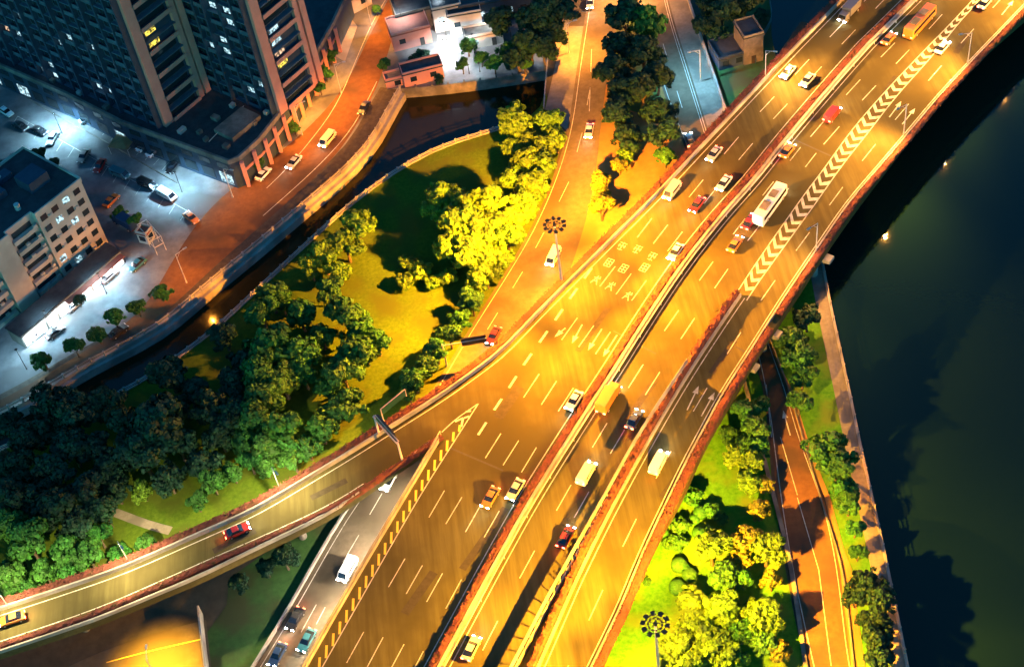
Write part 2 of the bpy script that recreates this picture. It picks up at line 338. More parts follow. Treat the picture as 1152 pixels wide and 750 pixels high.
ap = smooth(WP([(20, 785), (70, 752), (130, 727), (180, 710), (232, 697)]), 3); ap2 = smooth(WP([(60, 860), (110, 800), (160, 790), (200, 780), (240, 770)]), 3)
roadstrip("service_road", ap2, ap, 0.09, ASPH2, "orange lit service road below the left ramp", "road")

# ================================================================== EXPRESSWAY DECK
E_OUT = [(944, 0), (916, 24), (864, 81), (840, 105.6), (816, 129), (762, 190), (718, 230), (691, 257), (670.5, 277), (648.6, 300.5), (626, 323), (583, 362), (570, 375), (526, 410.5), (490, 438), (447, 466), (422, 484), (381, 509), (328, 537), (295, 559), (223, 593), (177, 614.5), (106, 646), (48, 666), (0, 680), (-70, 699)]
E_IN = [(949.7, 0), (895, 56), (840, 113.7), (777.8, 180), (730.6, 230), (703, 257), (678, 282), (658, 302), (640, 320), (590, 370), (570, 393), (498, 446), (442, 481), (401.6, 507), (313, 560), (290, 574), (213, 608), (144, 638.5), (86, 659), (0, 687), (-70, 706)]
RL_IN = [(495, 490), (452, 519.5), (391, 560), (356, 579), (290, 609), (228, 636), (165, 664), (106, 689), (0, 725), (-70, 746)]
RL_OUT = [(490, 497), (457, 519.5), (401, 560), (363.6, 583), (280, 623), (220, 652.5), (157, 678), (124, 693), (0, 735), (-70, 757)]
GL = [(497, 489), (455, 560), (418, 622), (380, 687), (343, 750)]
R_IN = [(1152, 8), (1097, 65), (1056.6, 108), (1018.7, 153), (987.6, 189.5), (953.7, 229), (918.5, 280), (888.7, 323.5), (859, 369.5), (834, 409), (809.5, 446), (795.6, 474), (773, 514), (752.5, 557), (722, 621), (697, 681.6), (664, 750)]
R_OUT = [(1160, 13), (1113.5, 54), (1072, 97), (1040, 132), (1005, 178), (962, 234), (926, 285.6), (896, 332), (868, 374), (846, 408), (828.5, 440), (808, 473), (786, 515), (766.5, 561), (737, 612), (712, 670), (676, 750)]
MBAR = [(1029.6, 0), (970, 59.6), (889, 153), (849, 203), (813, 243), (788, 274), (763, 307), (722, 369), (690, 420), (661, 464), (600.5, 560), (560, 632), (500, 743)]
RBAR = [(834, 334), (809.5, 370), (762.6, 443), (702, 550), (654, 645), (611, 742)]
pe_out = smooth(WP(E_OUT, ZD), 3, 160, 120); pe_in = smooth(WP(E_IN, ZD), 3, 160, 120)
pr_in = smooth(WP(RL_IN, ZD), 3, 0, 120); pr_out = smooth(WP(RL_OUT, ZD), 3, 0, 120)
pg = smooth(WP(GL, ZD), 3, 0, 110); p_rin = smooth(WP(R_IN, ZD), 3, 130, 90); p_rout = smooth(WP(R_OUT, ZD), 3, 130, 90)
p_med = smooth(WP(MBAR, ZD), 3, 160, 95); p_rb = smooth(WP(RBAR, ZD), 3, 0, 90)
deck = pe_out + pr_out[::-1] + pg + p_rout[::-1]
g = MB(); g.poly(deck, ZD - 1.6, ZD); dk = struct(g, "elevated_road", ASPH, "elevated expressway deck with its exit ramp", "expressway")

# painted markings (one mesh under the deck; paint is surface pattern)
mk = MB(); ZM = ZD + 0.012
def dash_line(pts, frac=0.4, w=0.16, z=None, mb=None, zz=ZD):
    mb = mb or mk; z = z or ZM
    P = WP(pts, zz)
    P.append(P[-1] * 2 - P[-2])
    for i in range(len(P) - 1):
        a = P[i]; b = a.lerp(P[i + 1], frac); n = Vector((-(b - a).y, (b - a).x, 0)).normalized() * w / 2
        mb.quad((a.x + n.x, a.y + n.y, z), (a.x - n.x, a.y - n.y, z), (b.x - n.x, b.y - n.y, z), (b.x + n.x, b.y + n.y, z))
L_A = [(343, 829), (390, 745), (437, 660), (482.6, 581.5)]
L_B = [(369, 832), (413, 750), (457, 667.6), (501.6, 589), (546, 515), (589, 447), (632, 382), (675, 322), (717, 267)]
L_C = [(393, 836), (437, 757), (480, 676.5), (523.7, 598), (566, 523), (609, 455), (651, 390), (693, 331), (735, 274), (775, 222), (814.6, 173.5), (855, 126), (894.5, 84), (933.5, 42), (972, 2), (1010, -37)]
L_D = [(414, 846), (459, 765), (501.6, 684), (544.7, 604), (586.6, 531), (628, 462.5), (670, 398), (710.7, 338), (751, 282.6), (792, 229), (831, 180), (870, 134), (909, 92), (947, 50), (985, 10), (1023, -30)]
L_E1 = [(500, 815), (543, 731), (584.6, 650), (626, 574), (666.4, 503), (707, 436), (747.5, 372), (786.7, 315.5), (824.7, 263.6), (858, 220), (888.7, 181)]
L_E2 = [(911.8, 154), (952, 107), (991, 64.5), (1029.6, 25), (1067, -14)]
L_F1 = [(646, 582), (686.6, 510), (726, 444), (766, 381), (804, 324), (841, 271), (874.7, 228), (906, 188)]
L_F2 = [(926.7, 162.5), (970, 113), (1008, 72), (1045, 33), (1082, -8)]
L_H = [(585, 870), (624, 783), (662.6, 697), (700.6, 614.5), (738, 538), (780, 462.5), (818, 398), (856, 338), (895.5, 282), (933, 231), (970, 181), (1007, 135), (1044.5, 91), (1081, 49), (1117, 9)]
for l in (L_A, L_B, L_C, L_D, L_E1, L_E2, L_F1, L_F2, L_H): dash_line(l)
dash_line([(538, 489), (556, 461), (572.7, 436), (589, 410.5), (607, 385), (624.6, 360), (641, 336), (657.5, 313)], 0.5, 0.45)
def edge_line(path, d, w=0.18, a=0, b=None):
    mk.strip(path[a:b], d - w / 2, d + w / 2, ZM)
edge_line(pe_in, 0.9)
edge_line(pr_in, -0.7, a=4)
edge_line(p_rin, -0.5); edge_line(p_med, -2.6); edge_line(p_med, 1.3)
edge_line(p_rb, 0.7)
gl_line = smooth(WP([(538, 454), (508, 501), (471, 560), (417, 654), (363.6, 748)], ZD), 3, 0, 90); mk.strip(gl_line, -0.1, 0.1, ZM)
mk.strip(smooth(WP([(537, 454.5), (512, 472), (497, 486)], ZD), 1), -0.1, 0.1, ZM)
CL = smooth(WP([(1094.5, 0), (1073, 23), (1035, 62), (991.6, 108), (959, 146), (929, 187), (902, 223), (861.7, 280), (840, 312), (831, 326)], ZD), 1.0, 40)
CR = smooth(WP([(1102, 0), (1079, 26), (1047, 65), (1009, 108), (976, 150), (947, 187), (913, 235), (876, 286), (853, 318), (840, 338)], ZD), 1.0, 40)
mk.strip(CL, -0.1, 0.1, ZM); mk.strip(CR, -0.1, 0.1, ZM)
ra = resample(CL, 0.5); rb = resample(CR, 0.5)
LL = np.array(ra); RR = np.array([rb[int(i * (len(rb) - 1) / max(1, len(ra) - 1))] for i in range(len(ra))])
i = 4
while i < len(LL) - 7:                                          # chevrons of the diverging lane
    w = np.linalg.norm(LL[i] - RR[i]); k = int(max(2, w * 0.55 / 0.5)); j = min(i + k, len(LL) - 3); h2 = 2
    tip0 = (LL[j] + RR[j]) / 2; tip1 = (LL[min(j + h2, len(LL) - 1)] + RR[min(j + h2, len(LL) - 1)]) / 2
    for S in (LL, RR):
        q = [(*S[i], ZM), (*S[i + h2], ZM), (*tip1, ZM), (*tip0, ZM)]
        mk.quad(*(q if S is LL else q[::-1]))
    i += 5
def bar(mb, a, b, w, z=ZM, zz=ZD):
    a = W(*a, zz); b = W(*b, zz); n = Vector((-(b - a).y, (b - a).x, 0)).normalized() * w / 2
    mb.quad((a.x + n.x, a.y + n.y, z), (a.x - n.x, a.y - n.y, z), (b.x - n.x, b.y - n.y, z), (b.x + n.x, b.y + n.y, z))
def arrow(mb, tail, tip, z=ZM, zz=ZD, w=0.22, hw=0.55, hl=1.8):
    a = W(*tail, zz); b = W(*tip, zz); d = (b - a).normalized(); n = Vector((-d.y, d.x, 0)); c = b - d * hl
    mb.quad(*[(p.x, p.y, z) for p in (a + n * w / 2, a - n * w / 2, c - n * w / 2, c + n * w / 2)])
    mb.add([(p.x, p.y, z) for p in (c - n * hw, b, c + n * hw)], [(0, 1, 2)])
for t, p in (((636, 369), (624, 379)), ((655, 365), (643.5, 386)), ((677, 370), (661.5, 394)), ((694, 377), (678.5, 401)), ((773, 461), (786, 434)), ((789, 468), (804, 441)), ((1000.5, 132), (1014, 114)), ((1015, 140), (1029.5, 122)), ((1127, 17), (1140, 1))):
    arrow(mk, t, p)
# three columns of painted characters: blocks of brush-like strokes
GLY = [[(-1, .8, 1, .8), (0, 1, 0, -1), (-1, .1, 1, .1), (-.7, -.8, .7, -.8), (-.8, .45, -.8, -.3), (.8, .45, .8, -.3)],
       [(-.9, .9, .9, .9), (-.9, .3, .9, .3), (-.9, -.3, .9, -.3), (-.9, .9, -.9, -.9), (.9, .9, .9, -.9), (0, .9, 0, -.9), (-.9, -.9, .9, -.9)],
       [(0, 1, -.9, -.9), (0, .3, .9, -.9), (-.9, .5, .9, .5), (-.5, -.2, .5, -.2), (.6, 1, .6, .6)]]
def glyph(k, c, along, s, l):
    c = W(*c, ZD); d = (W(*along, ZD) - c); d.z = 0; d.normalize(); n = Vector((d.y, -d.x, 0))
    for x0, y0, x1, y1 in GLY[k % 3]:
        a = c + n * x0 * s + d * y0 * l; b = c + n * x1 * s + d * y1 * l; e = (b - a).normalized(); q = Vector((-e.y, e.x, 0)) * 0.075
        mk.quad(*[(p.x, p.y, ZM) for p in (a + q, a - q, b - q, b + q)])
kk = 0
for col in ([(699.5, 277), (685, 295.5), (670.5, 315)], [(717, 280.5), (701.5, 302), (687, 322)], [(733.5, 288.5), (725, 301), (706, 333)]):
    for c in col: glyph(kk, c, (c[0] + 15, c[1] - 20), 0.75, 1.15); kk += 1
# zebra blocks beside the left gore barrier
zg = resample(gl_line, 2.35); zb = offset(zg, -0.0)
yz = MB()
for i in range(3, len(zg) - 1):
    p = Vector((*zg[i], 0)); q = Vector((*zg[i + 1], 0)); d = (q - p).normalized(); n = Vector((-d.y, d.x, 0))
    if n.x > 0: n = -n
    k_ = min(1.0, .22 * i); a = p + n * .22; b = p - d * 2.1 * k_ + n * 1.25 * k_; e = (b - a).normalized(); w_ = Vector((-e.y, e.x, 0)) * .2
    yz.quad(*[(v.x, v.y, ZM + .004) for v in (a + w_, a - w_, b - w_, b + w_)])
bar(mk, (530, 462), (524, 463), 0.4); bar(mk, (522, 470), (528, 468), 0.4); bar(mk, (519, 480), (521, 470), 0.4); bar(mk, (512, 474), (521, 470), 0.4)
tag(mk.build("road_marking", WHITEP, dk), kind='structure'); tag(yz.build("gore_marking", YELP, dk), kind='structure')
# repairs and drains in the asphalt
rp_ = MB(); rq = random.Random(5)
for px, py, L_, w_ in ((455, 690, 9, 1.6), (520, 640, 14, 1.3), (560, 470, 8, 2.0), (650, 395, 12, 1.2), (735, 330, 7, 1.6), (880, 60, 12, 1.4), (920, 205, 10, 1.5), (700, 480, 12, 1.3), (620, 690, 10, 1.4), (800, 420, 9, 1.2), (850, 190, 8, 1.5), (985, 120, 11, 1.4), (745, 560, 8, 1.4), (240, 620, 8, 1.3), (350, 560, 7, 1.2), (800, 250, 9, 1.3), (1075, 60, 8, 1.3)):
    c = W(px, py, ZD); e = W(px + 12, py - (17 if px > 400 else 6), ZD) - c; e.z = 0; e.normalize(); n = Vector((-e.y, e.x, 0))
    rp_.quad(*[(v.x, v.y, ZD + .005) for v in (c + n * w_ / 2, c - n * w_ / 2, c + e * L_ - n * w_ / 2, c + e * L_ + n * w_ / 2)])
tag(rp_.build("asphalt_repair", mat("repair_asphalt", (0.045, 0.038, 0.026), (0.062, 0.053, 0.036), 1.2, 0.95, spec=.05), dk), kind='structure')
jt = MB()
for a, b in (((889, 155), (940, 178)), ((505, 503), (566, 529)), ((690, 372), (738, 398)), ((828, 390), (842, 398))): bar(jt, a, b, 0.35, ZD + 0.008)
tag(jt.build("expansion_joint", DARKM, dk), kind='structure')
# markings on the ground roads
m2 = MB()
dash_line([(664, 99), (655, 150), (640, 205), (612, 262), (588, 306), (560, 352)], 0.4, 0.15, 0.125, m2, 0)
dash_line([(665.6, 56), (664, 99)], 0.6, 0.15, 0.125, m2, 0)
m2.strip(resample(und_l, 3), 0.75, 0.9, 0.125)
for a, b in (((403.8, 602), (386, 632)), ((356, 680), (339, 711)), ((366, 683), (356, 702)), ((430, 555), (416, 579))): bar(m2, a, b, 0.15, 0.125, 0)
tag(m2.build("lane_marking", WHITEP, bpy.data.objects["underpass_road"]), kind='structure')
m3 = MB()
m3.strip(resample(blue_r, 3), -0.6, -0.46, 0.15); m3.strip(resample(br_n, 3), -1.1, -0.98, 0.15); m3.strip(resample(blue_l, 3), 0.55, 0.7, 0.15)
for a, b in (((761.6, 103), (767.5, 122)), ((746, 50), (751, 67)), ((777, 150), (783, 170)), ((862, 433), (868, 492)), ((878, 492), (897, 557)), ((897, 560), (921, 641)), ((921, 641), (935, 749))): bar(m3, a, b, 0.14, 0.15, 0)
arrow(m3, (889, 490), (881, 462), 0.15, 0)
tag(m3.build("lane_marking", WHITEP, bpy.data.objects["riverside_road"]), kind='structure')
m4 = MB()
m4.strip(smooth(WP([(440, -10), (421, 22), (403, 62), (385, 105), (370, 132), (352, 155), (325, 188), (300, 212)]), 3), -0.09, 0.09, 0.07)
m4.strip(smooth(WP([(424, 92), (410, 120), (392, 150), (370, 175), (340, 204), (296, 243)]), 3), -0.09, 0.09, 0.07)
tag(m4.build("lane_marking", WHITEP, bpy.data.objects["street"]), kind='structure')
m5 = MB()
m5.strip(smooth(WP([(120, 745), (165, 733), (226, 719)]), 2), -0.1, 0.1, 0.11); tag(m5.build("lane_marking", YELP, bpy.data.objects["service_road"]), kind='structure')

# ================================================================== BARRIERS, HEDGES, FENCES
def wall_thing(name, path, d0, d1, z0, z1, ms, label, cat, cap=None):
    g = MB(); g.strip(path, d0, d1, z0, z1); o = g.build(name, ms); tag(o, label, cat)
    return o
LEAFV = [(-.5, -.5), (.5, -.5), (.5, .5), (-.5, .5)]
def hedge(name, path, d0, d1, z0, h, label, dens=11.0, ms=None):
    P = resample(path, 0.8); g = MB(); lo, hi = min(d0, d1), max(d0, d1)
    a = offset(P, lo); b = offset(P, hi); c0 = offset(P, lo + 0.25); c1 = offset(P, hi - 0.25); n = len(P)
    vs = []
    for A, zt in ((a, 0.0), (a, 0.65), (c0, 0.92), (c1, 0.92), (b, 0.65), (b, 0.0)):
        for p in A: vs.append((p[0] + random.uniform(-.12, .12), p[1] + random.uniform(-.12, .12), z0 + h * zt * random.uniform(0.82, 1.1)))
    fs = [(k * n + i, k * n + i + 1, (k + 1) * n + i + 1, (k + 1) * n + i) for k in range(5) for i in range(n - 1)]
    g.add(vs, fs); A = np.array(a); B = np.array(b)
    N = int((n - 1) * 0.8 * (hi - lo) * dens)
    for _ in range(N):
        i = random.randrange(n - 1); t = random.random(); u = random.uniform(-0.14, 1.14); q = (A[i] * (1 - t) + A[i + 1] * t) * (1 - u) + (B[i] * (1 - t) + B[i + 1] * t) * u
        z = z0 + h * (random.uniform(0.85, 1.08) if 0 < u < 1 else random.uniform(0.3, 0.9)); s = random.uniform(0.12, 0.27)
        nr = Vector((random.gauss(0, .6), random.gauss(0, .6), 1)).normalized(); x = nr.orthogonal().normalized(); y = nr.cross(x); c = Vector((q[0], q[1], z))
        g.add([c + x * X * s + y * Y * s for X, Y in LEAFV], [(0, 1, 2, 3)])
    return tag(g.build(name, ms or HEDGE), label, "hedge")
# sign convention: offset +d is to the left of the path direction
wall_thing("parapet", pe_in, -0.35, 0.0, ZD, ZD + 0.95, CONC, "pale concrete parapet along the expressway's left edge and outer ramp side", "parapet")
hedge("flower_hedge", pe_in, -1.95, -0.45, ZD, 1.05, "reddish flowering hedge strip outside the long left parapet")
wall_thing("parapet", pr_out, -0.3, 0.0, ZD, ZD + 0.8, CONC, "thin concrete parapet on the inner side of the exit ramp", "parapet")
hedge("flower_hedge", pr_in, 0.1, 1.15, ZD, 1.0, "dark red hedge strip along the inner side of the exit ramp")
wall_thing("median_barrier", p_med, -0.3, 0.25, ZD, ZD + 0.95, CONC, "long concrete median barrier between the two carriageways", "barrier")
hedge("flower_hedge", p_med, -1.75, -0.4, ZD, 1.15, "orange red hedge on the median beside its barrier")
g = MB(); mr_ = offset(p_med, 0.75); g.strip([tuple(p) for p in mr_], -0.06, 0.06, ZD + 0.62, ZD + 0.9)
rail = tag(g.build("guard_rail", METAL), "thin metal guard rail just right of the median barrier", "guard rail")
for p in resample([tuple(p) for p in mr_], 9.0):
    pm = MB(); pm.box((0, 0, 0.42), (0.1, 0.14, 0.84)); 
    if 'railpost' not in MATS: MATS['railpost'] = pm.mesh("post", METAL)
    o = bpy.data.objects.new("post", MATS['railpost']); COL.objects.link(o); o.parent = rail; o.location = (p[0], p[1], ZD)
wall_thing("parapet", p_rin, 0.15, 0.45, ZD, ZD + 0.75, CONC, "low kerb parapet along the right edge above the river", "parapet")
ri = [p for p in p_rin if p[1] < 182]; ru = [p for p in p_rin if p[1] >= 182]
hedge("flower_hedge", ru, 0.55, 1.7, ZD, 0.9, "dark purple brown hedge on the right edge above the river")
hedge("flower_hedge", ri, 0.55, 1.9, ZD, 0.9, "salmon red hedge between the right ramp and the bright lawn")
wall_thing("parapet", p_rb, -0.3, 0.0, ZD, ZD + 0.95, CONC, "concrete parapet on the left side of the right ramp", "parapet")
hedge("flower_hedge", p_rb, -1.6, -0.4, ZD, 2.1, "dark red hedge in the gore of the right ramp")
def slit_fence(path, h, base, gap, post_step, label, ms):
    "solid base, open slit with posts, solid panel on top"
    root = empty("barrier_fence", (path[0][0], path[0][1], ZD)); off = Vector((-path[0][0], -path[0][1], -ZD)); P = [(p[0] + off.x, p[1] + off.y) for p in path]
    tag(root, label, "fence")
    g = MB(); g.strip(P, -0.15, 0.15, 0, base); g.build("base", ms, root)
    g = MB(); g.strip(P, -0.08, 0.08, base + gap, h); g.build("panel", ms, root)
    pm = MB(); pm.box((0, 0, base + gap / 2), (0.16, 0.16, gap)); me = pm.mesh("post", ms)
    for p in resample(P, post_step)[:95]:
        o = bpy.data.objects.new("post", me); COL.objects.link(o); o.parent = root; o.location = (p[0], p[1], 0)
    return root
lad = [W(x, y, ZD + 3.4) for x, y in [(773, 403), (722, 480), (679, 556), (620, 661), (581, 735)]]
slit_fence(smooth(lad, 2, 0, 80), 3.4, 0.9, 1.3, 2.3, "tall pale slotted barrier fence left of the right ramp hedge", CONC)
slit_fence(smooth(WP([(494, 496), (462, 550), (420, 620), (378, 692), (346, 748)], ZD), 2, 0, 90), 1.8, 0.95, 0.35, 2.3, "low yellow lit slotted fence at the exit gore above the underpass road", CONC)
g = MB(); rp = smooth(WP([(496, 489), (454, 560), (418, 622), (380, 687), (343, 750)], ZD), 2, 0, 90)
root = empty("hand_railing", (rp[0][0], rp[0][1], ZD)); tag(root, "pinkish picket railing along the exit gore's outer edge", "railing")
P0 = [(p[0] - rp[0][0], p[1] - rp[0][1]) for p in rp]
g = MB(); g.strip(P0, -.06, .06, 1.05, 1.2); g.build("top_rail", PINKM, root); g = MB(); g.strip(P0, -.06, .06, 0.2, 0.32); g.build("bottom_rail", PINKM, root)
pm = MB(); pm.box((0, 0, .55), (.12, .12, 1.1)); me = pm.mesh("post", PINKM)
for p in resample(P0, 2.0)[:95]:
    o = bpy.data.objects.new("post", me); COL.objects.link(o); o.parent = root; o.location = (p[0], p[1], 0)
# gore nose box
def at_obj(px, py, z): v = W(px, py, z); return v

def post_fence(name, path, z0, step, ph, ps, rail_z, wall, ms, label, cat, rail_ms=None):
    root = empty(name, (path[0][0], path[0][1], 0)); tag(root, label, cat)
    P = [(p[0] - path[0][0], p[1] - path[0][1]) for p in path]
    if wall: g = MB(); g.strip(P, -wall[0] / 2, wall[0] / 2, wall[1], wall[2]); g.build("wall", wall[3] if len(wall) > 3 else ms, root)
    for rz in rail_z: g = MB(); g.strip(P, -.05, .05, z0 + rz - .06, z0 + rz + .06); g.build("rail", rail_ms or ms, root)
    pm = MB(); pm.box((0, 0, ph / 2), (ps, ps, ph)); pm.box((0, 0, ph + .06), (ps * 1.3, ps * 1.3, .12)); me = pm.mesh("post", ms)
    Q = resample(P, step); st = max(1, math.ceil(len(Q) / 98))
    for p in Q[::st]:
        o = bpy.data.objects.new("post", me); COL.objects.link(o); o.parent = root; o.location = (p[0], p[1], z0)
    return root
cl_vis = [p for p in can_lo if p[0] > W(-60, 530).x and p[1] < W(600, 136).y]
post_fence("canal_railing", cl_vis, 0.3, 3.0, 0.9, 0.32, (0.45, 0.8), (0.35, -2.7, 0.3, CONC), CONC, "pale post railing on the park side canal wall", "railing", METAL)
up_vis = [p for p in can_up2 if p[0] > W(-80, 500).x]
post_fence("street_railing", [tuple(p) for p in offset(up_vis, 0.1)], 0.35, 3.0, 1.0, 0.34, (0.35, 0.75, 1.0), (0.5, -2.7, 0.35, CONC), CONC, "orange lit railing and wall along the street side of the canal", "railing", CONC)
g = MB(); lg = [tuple(p) for p in offset(up_vis, 0.75)]; g.strip(lg, -0.4, 0.4, -2.7, -0.7); tag(g.build("canal_ledge", CONC), "orange lit concrete ledge below the street railing at the canal", "wall")
post_fence("yard_wall", [tuple(p) for p in can_up[::1]], 0.25, 4.0, 0.5, 0.3, (), (0.4, -2.7, 0.25, CONCD), CONCD, "low wall closing the canal below the lit yard", "wall")
rv_vis = [p for p in riv if W(1023, 750).y - 110 < p[1] < W(917, 240).y]
post_fence("river_railing", [tuple(p) for p in offset(rv_vis, 0.3)], 0.3, 2.0, 0.95, 0.2, (0.5, 0.95), (0.5, -2.6, 0.3, CONC), CONC, "stone railing along the river walkway", "railing")
wr = smooth(WP([(617, 63), (614, 95), (612, 124)]), 2)
post_fence("side_railing", wr, 0.05, 2.0, 1.1, 0.12, (0.5, 1.05), (0.25, -2.7, 0.05, CONCD), METAL, "pale railing where the pavement meets the dark canal end", "railing")
bw = smooth(WP([(768, -20), (774, 2), (795, 65), (816, 127), (826, 155)]), 3, 30)
wall_thing("roadside_wall", bw, -0.2, 0.2, 0, 1.6, CONC, "thin pale wall right of the blue lit road", "wall")
kl = smooth(WP([(866, 384), (886, 437.7), (905, 505), (921, 559), (946, 641), (959, 750)]), 3, 0, 40)
wall_thing("kerb_wall", [tuple(p) for p in offset(kl, 0.2)], -0.12, 0.12, 0.1, 0.4, CONCD, "low kerb wall on the river side of the riverside road", "kerb")
kl2 = smooth(WP([(876, 560), (891.5, 619.6), (902, 682), (912, 750)]), 3, 40, 40)
wall_thing("kerb_wall", [tuple(p) for p in offset(kl2, -0.8)], -0.35, 0.35, 0.05, 0.5, CONCD, "dark kerb wall between the trees and the riverside road", "kerb")
wall_thing("kerb_wall", [tuple(p) for p in offset([p for p in und_l if p[1] < W(470, 470).y], -0.3)], -0.2, 0.2, 0.05, 0.75, CONC, "pale kerb wall on the left of the underpass road", "kerb")
wf = smooth(WP([(224, 684), (227, 715), (232, 752)], 2.0), 2, 0, 25)
wall_thing("end_wall", wf, -0.15, 0.15, 0, 3.0, CONC, "grey white wall at the end of the service road", "wall")

# piers of the deck
def pier(px, py, label, ln=5.0):
    c = W(px, py, 6.4); t = (W(px + 10, py - 13, 6.4) - c); a = math.atan2(t.y, t.x)
    root = empty("bridge_pier", (c.x, c.y, 0), a); tag(root, label, "bridge pier", "bridge piers of the expressway")
    g = MB(); g.tube((0, 3.2, -3), (0, 3.2, 5.0), 0.85, n=16); g.build("column", CONC, root)
    g = MB(); g.add([(-.9, -.6, 5.6), (.9, -.6, 5.6), (.9, 6, 4.4), (-.9, 6, 4.4), (-.9, -.6, 6.38), (.9, -.6, 6.38), (.9, 6, 6.38), (-.9, 6, 6.38)], [(3, 2, 1, 0), (4, 5, 6, 7), (0, 1, 5, 4), (1, 2, 6, 5), (2, 3, 7, 6), (3, 0, 4, 7)]); g.build("crosshead", CONC, root)
pier(933, 290, "lit concrete pier head jutting out over the river edge")
pier(875, 375, "lit concrete pier head above the trees by the riverside road")
pier(849, 412, "small lit pier head above the shaded riverside road")

# ================================================================== LAMPS
def high_mast(loc, zh, label, E, hue=SODIUM):
    root = empty("high_mast_lamp", (loc.x, loc.y, 0)); tag(root, label, "floodlight mast")
    g = MB(); g.tube((0, 0, 0), (0, 0, zh), 0.34, 0.16, 12); g.tube((0, 0, 0), (0, 0, .4), .6, .6, 12); g.build("pole", METAL, root)
    g = MB()
    for r in (1.05, 1.6):
        for k in range(24):
            a0 = 2 * math.pi * k / 24; a1 = a0 + 2 * math.pi / 24
            g.tube((r * math.cos(a0), r * math.sin(a0), zh - .35), (r * math.cos(a1), r * math.sin(a1), zh - .35), .05, n=5)
    for k in range(5):
        a0 = 2 * math.pi * k / 5; g.tube((0, 0, zh - .3), (1.6 * math.cos(a0), 1.6 * math.sin(a0), zh - .35), .05, n=5)
    g.tube((0, 0, zh - .5), (0, 0, zh + .1), .32, .25, 10)
    g.build("ring_frame", DARKM, root)
    for k in range(10):
        a0 = 2 * math.pi * (k + .5) / 10; c, s = math.cos(a0), math.sin(a0)
        h = MB(); h.box((1.85 * c, 1.85 * s, zh - .42), (.68, .62, .28), a0); h.box((1.05 * c, 1.05 * s, zh - .5), (.22, .3, .2), a0); fl = h.build("floodlight", DARKM, root)
        q = MB(); q.box((1.85 * c, 1.85 * s, zh - .575), (.56, .5, .02), a0); q.build("lens", LAMPO, fl)
        l = lamp("floodlight_beam", 'SPOT', (2.0 * c, 2.0 * s, zh - .8), E, hue, root, spot_size=R(54), spot_blend=1.0, shadow_soft_size=0.3)
        aim(l, (c * 1.6, s * 1.6, -1))
    lamp("floodlight_beam", 'SPOT', (0, 0, zh - 1.0), E * 1.15, hue, root, spot_size=R(125), spot_blend=1.0, shadow_soft_size=0.3)  # added central fill light, no floodlight head of its own
    return root
m1 = W(632, 318, ZD)
high_mast(m1, 24.2, "tall floodlight mast with ring of lamps beside the expressway's left edge", 720000, (1.0, 0.34, 0.010))
m2_ = W(737, 700, 25)
high_mast(m2_, 25.0, "tall floodlight mast with ring of lamps over the bright lawn", 600000, (1.0, 0.42, 0.012))

def street_lamp(base, z0, h, arm, ang, label, E, col, lm, soft=0.15, group=None, spot=150, tilt=0.0):
    root = empty("street_lamp", (base.x, base.y, z0), ang); tag(root, label, "street lamp", group)
    g = MB(); g.tube((0, 0, 0), (0, 0, h), .13, .08, 8); g.tube((0, 0, 0), (0, 0, .6), .2, .18, 8); g.build("pole", METAL, root)
    g = MB(); g.tube((0, 0, h - .1), (arm, 0, h + .25), .07, .05, 6); g.tube((0, 0, h - 1.2), (arm * .55, 0, h + .1), .04, .04, 6); g.build("arm", METAL, root)
    g = MB(); g.box((arm + .3, 0, h + .26), (.9, .34, .16)); hd = g.build("lamp_head", METAL, root)
    g = MB(); g.box((arm + .3, 0, h + .165), (.7, .26, .02)); g.build("lens", lm, hd)
    l = lamp("street_lamp_light", 'SPOT', (arm + .3, 0, h + .05), E, col, root, spot_size=R(spot), spot_blend=0.9, shadow_soft_size=soft); aim(l, (tilt, 0, -1))
    return root
def ang_px(a, b, z=0): d = W(*b, z) - W(*a, z); return math.atan2(d.y, d.x)
EDGE = "street lamps on the bridge's right edge"
for base, head, lb in (((1159, -4), (1150, -34), "street lamp beyond the bend at the far right edge"),
                       ((1088.6, 71), (1085, 39), "street lamp on the right edge beside the road arrow, topmost in view"),
                       ((1016.6, 151), (1011, 123), "street lamp on the right edge between the two river reflections"),
                       ((918, 284), (905, 262), "street lamp on the right edge above the lit pier head")):
    b = W(*base, ZD); hd = W(*head, ZD + 8); a = math.atan2(hd.y - b.y, hd.x - b.x)
    street_lamp(b, ZD, 8, 2.2, a, lb, 42000 if base[0] < 930 else 125000, WARM, LAMPW, group=EDGE, tilt=1.2, spot=155)
b = W(861, 88, ZD); street_lamp(b, ZD, 7.5, 1.8, ang_px((861, 57), (871, 59), 15), "street lamp on the left edge beside the dark riverside hut", 110000, WARM, LAMPW, tilt=1.2, spot=155)
for base, top, lb in (((315, 550), (305, 527), "slim ramp lamp beside the trees, nearer the sign gantry"), ((145, 632), (132, 608), "slim ramp lamp beside the dark grove near the footpath")):
    b = W(*base, ZD); street_lamp(b, ZD, 6.5, 1.6, R(-60), lb, 48000, CREAM, LAMPW, spot=168, group="slim lamps on the exit ramp")
b = W(10, 683, ZD); street_lamp(b, ZD, 6.5, 1.6, R(-60), "slim ramp lamp at the picture's left border", 48000, CREAM, LAMPW, spot=168, group="slim lamps on the exit ramp")
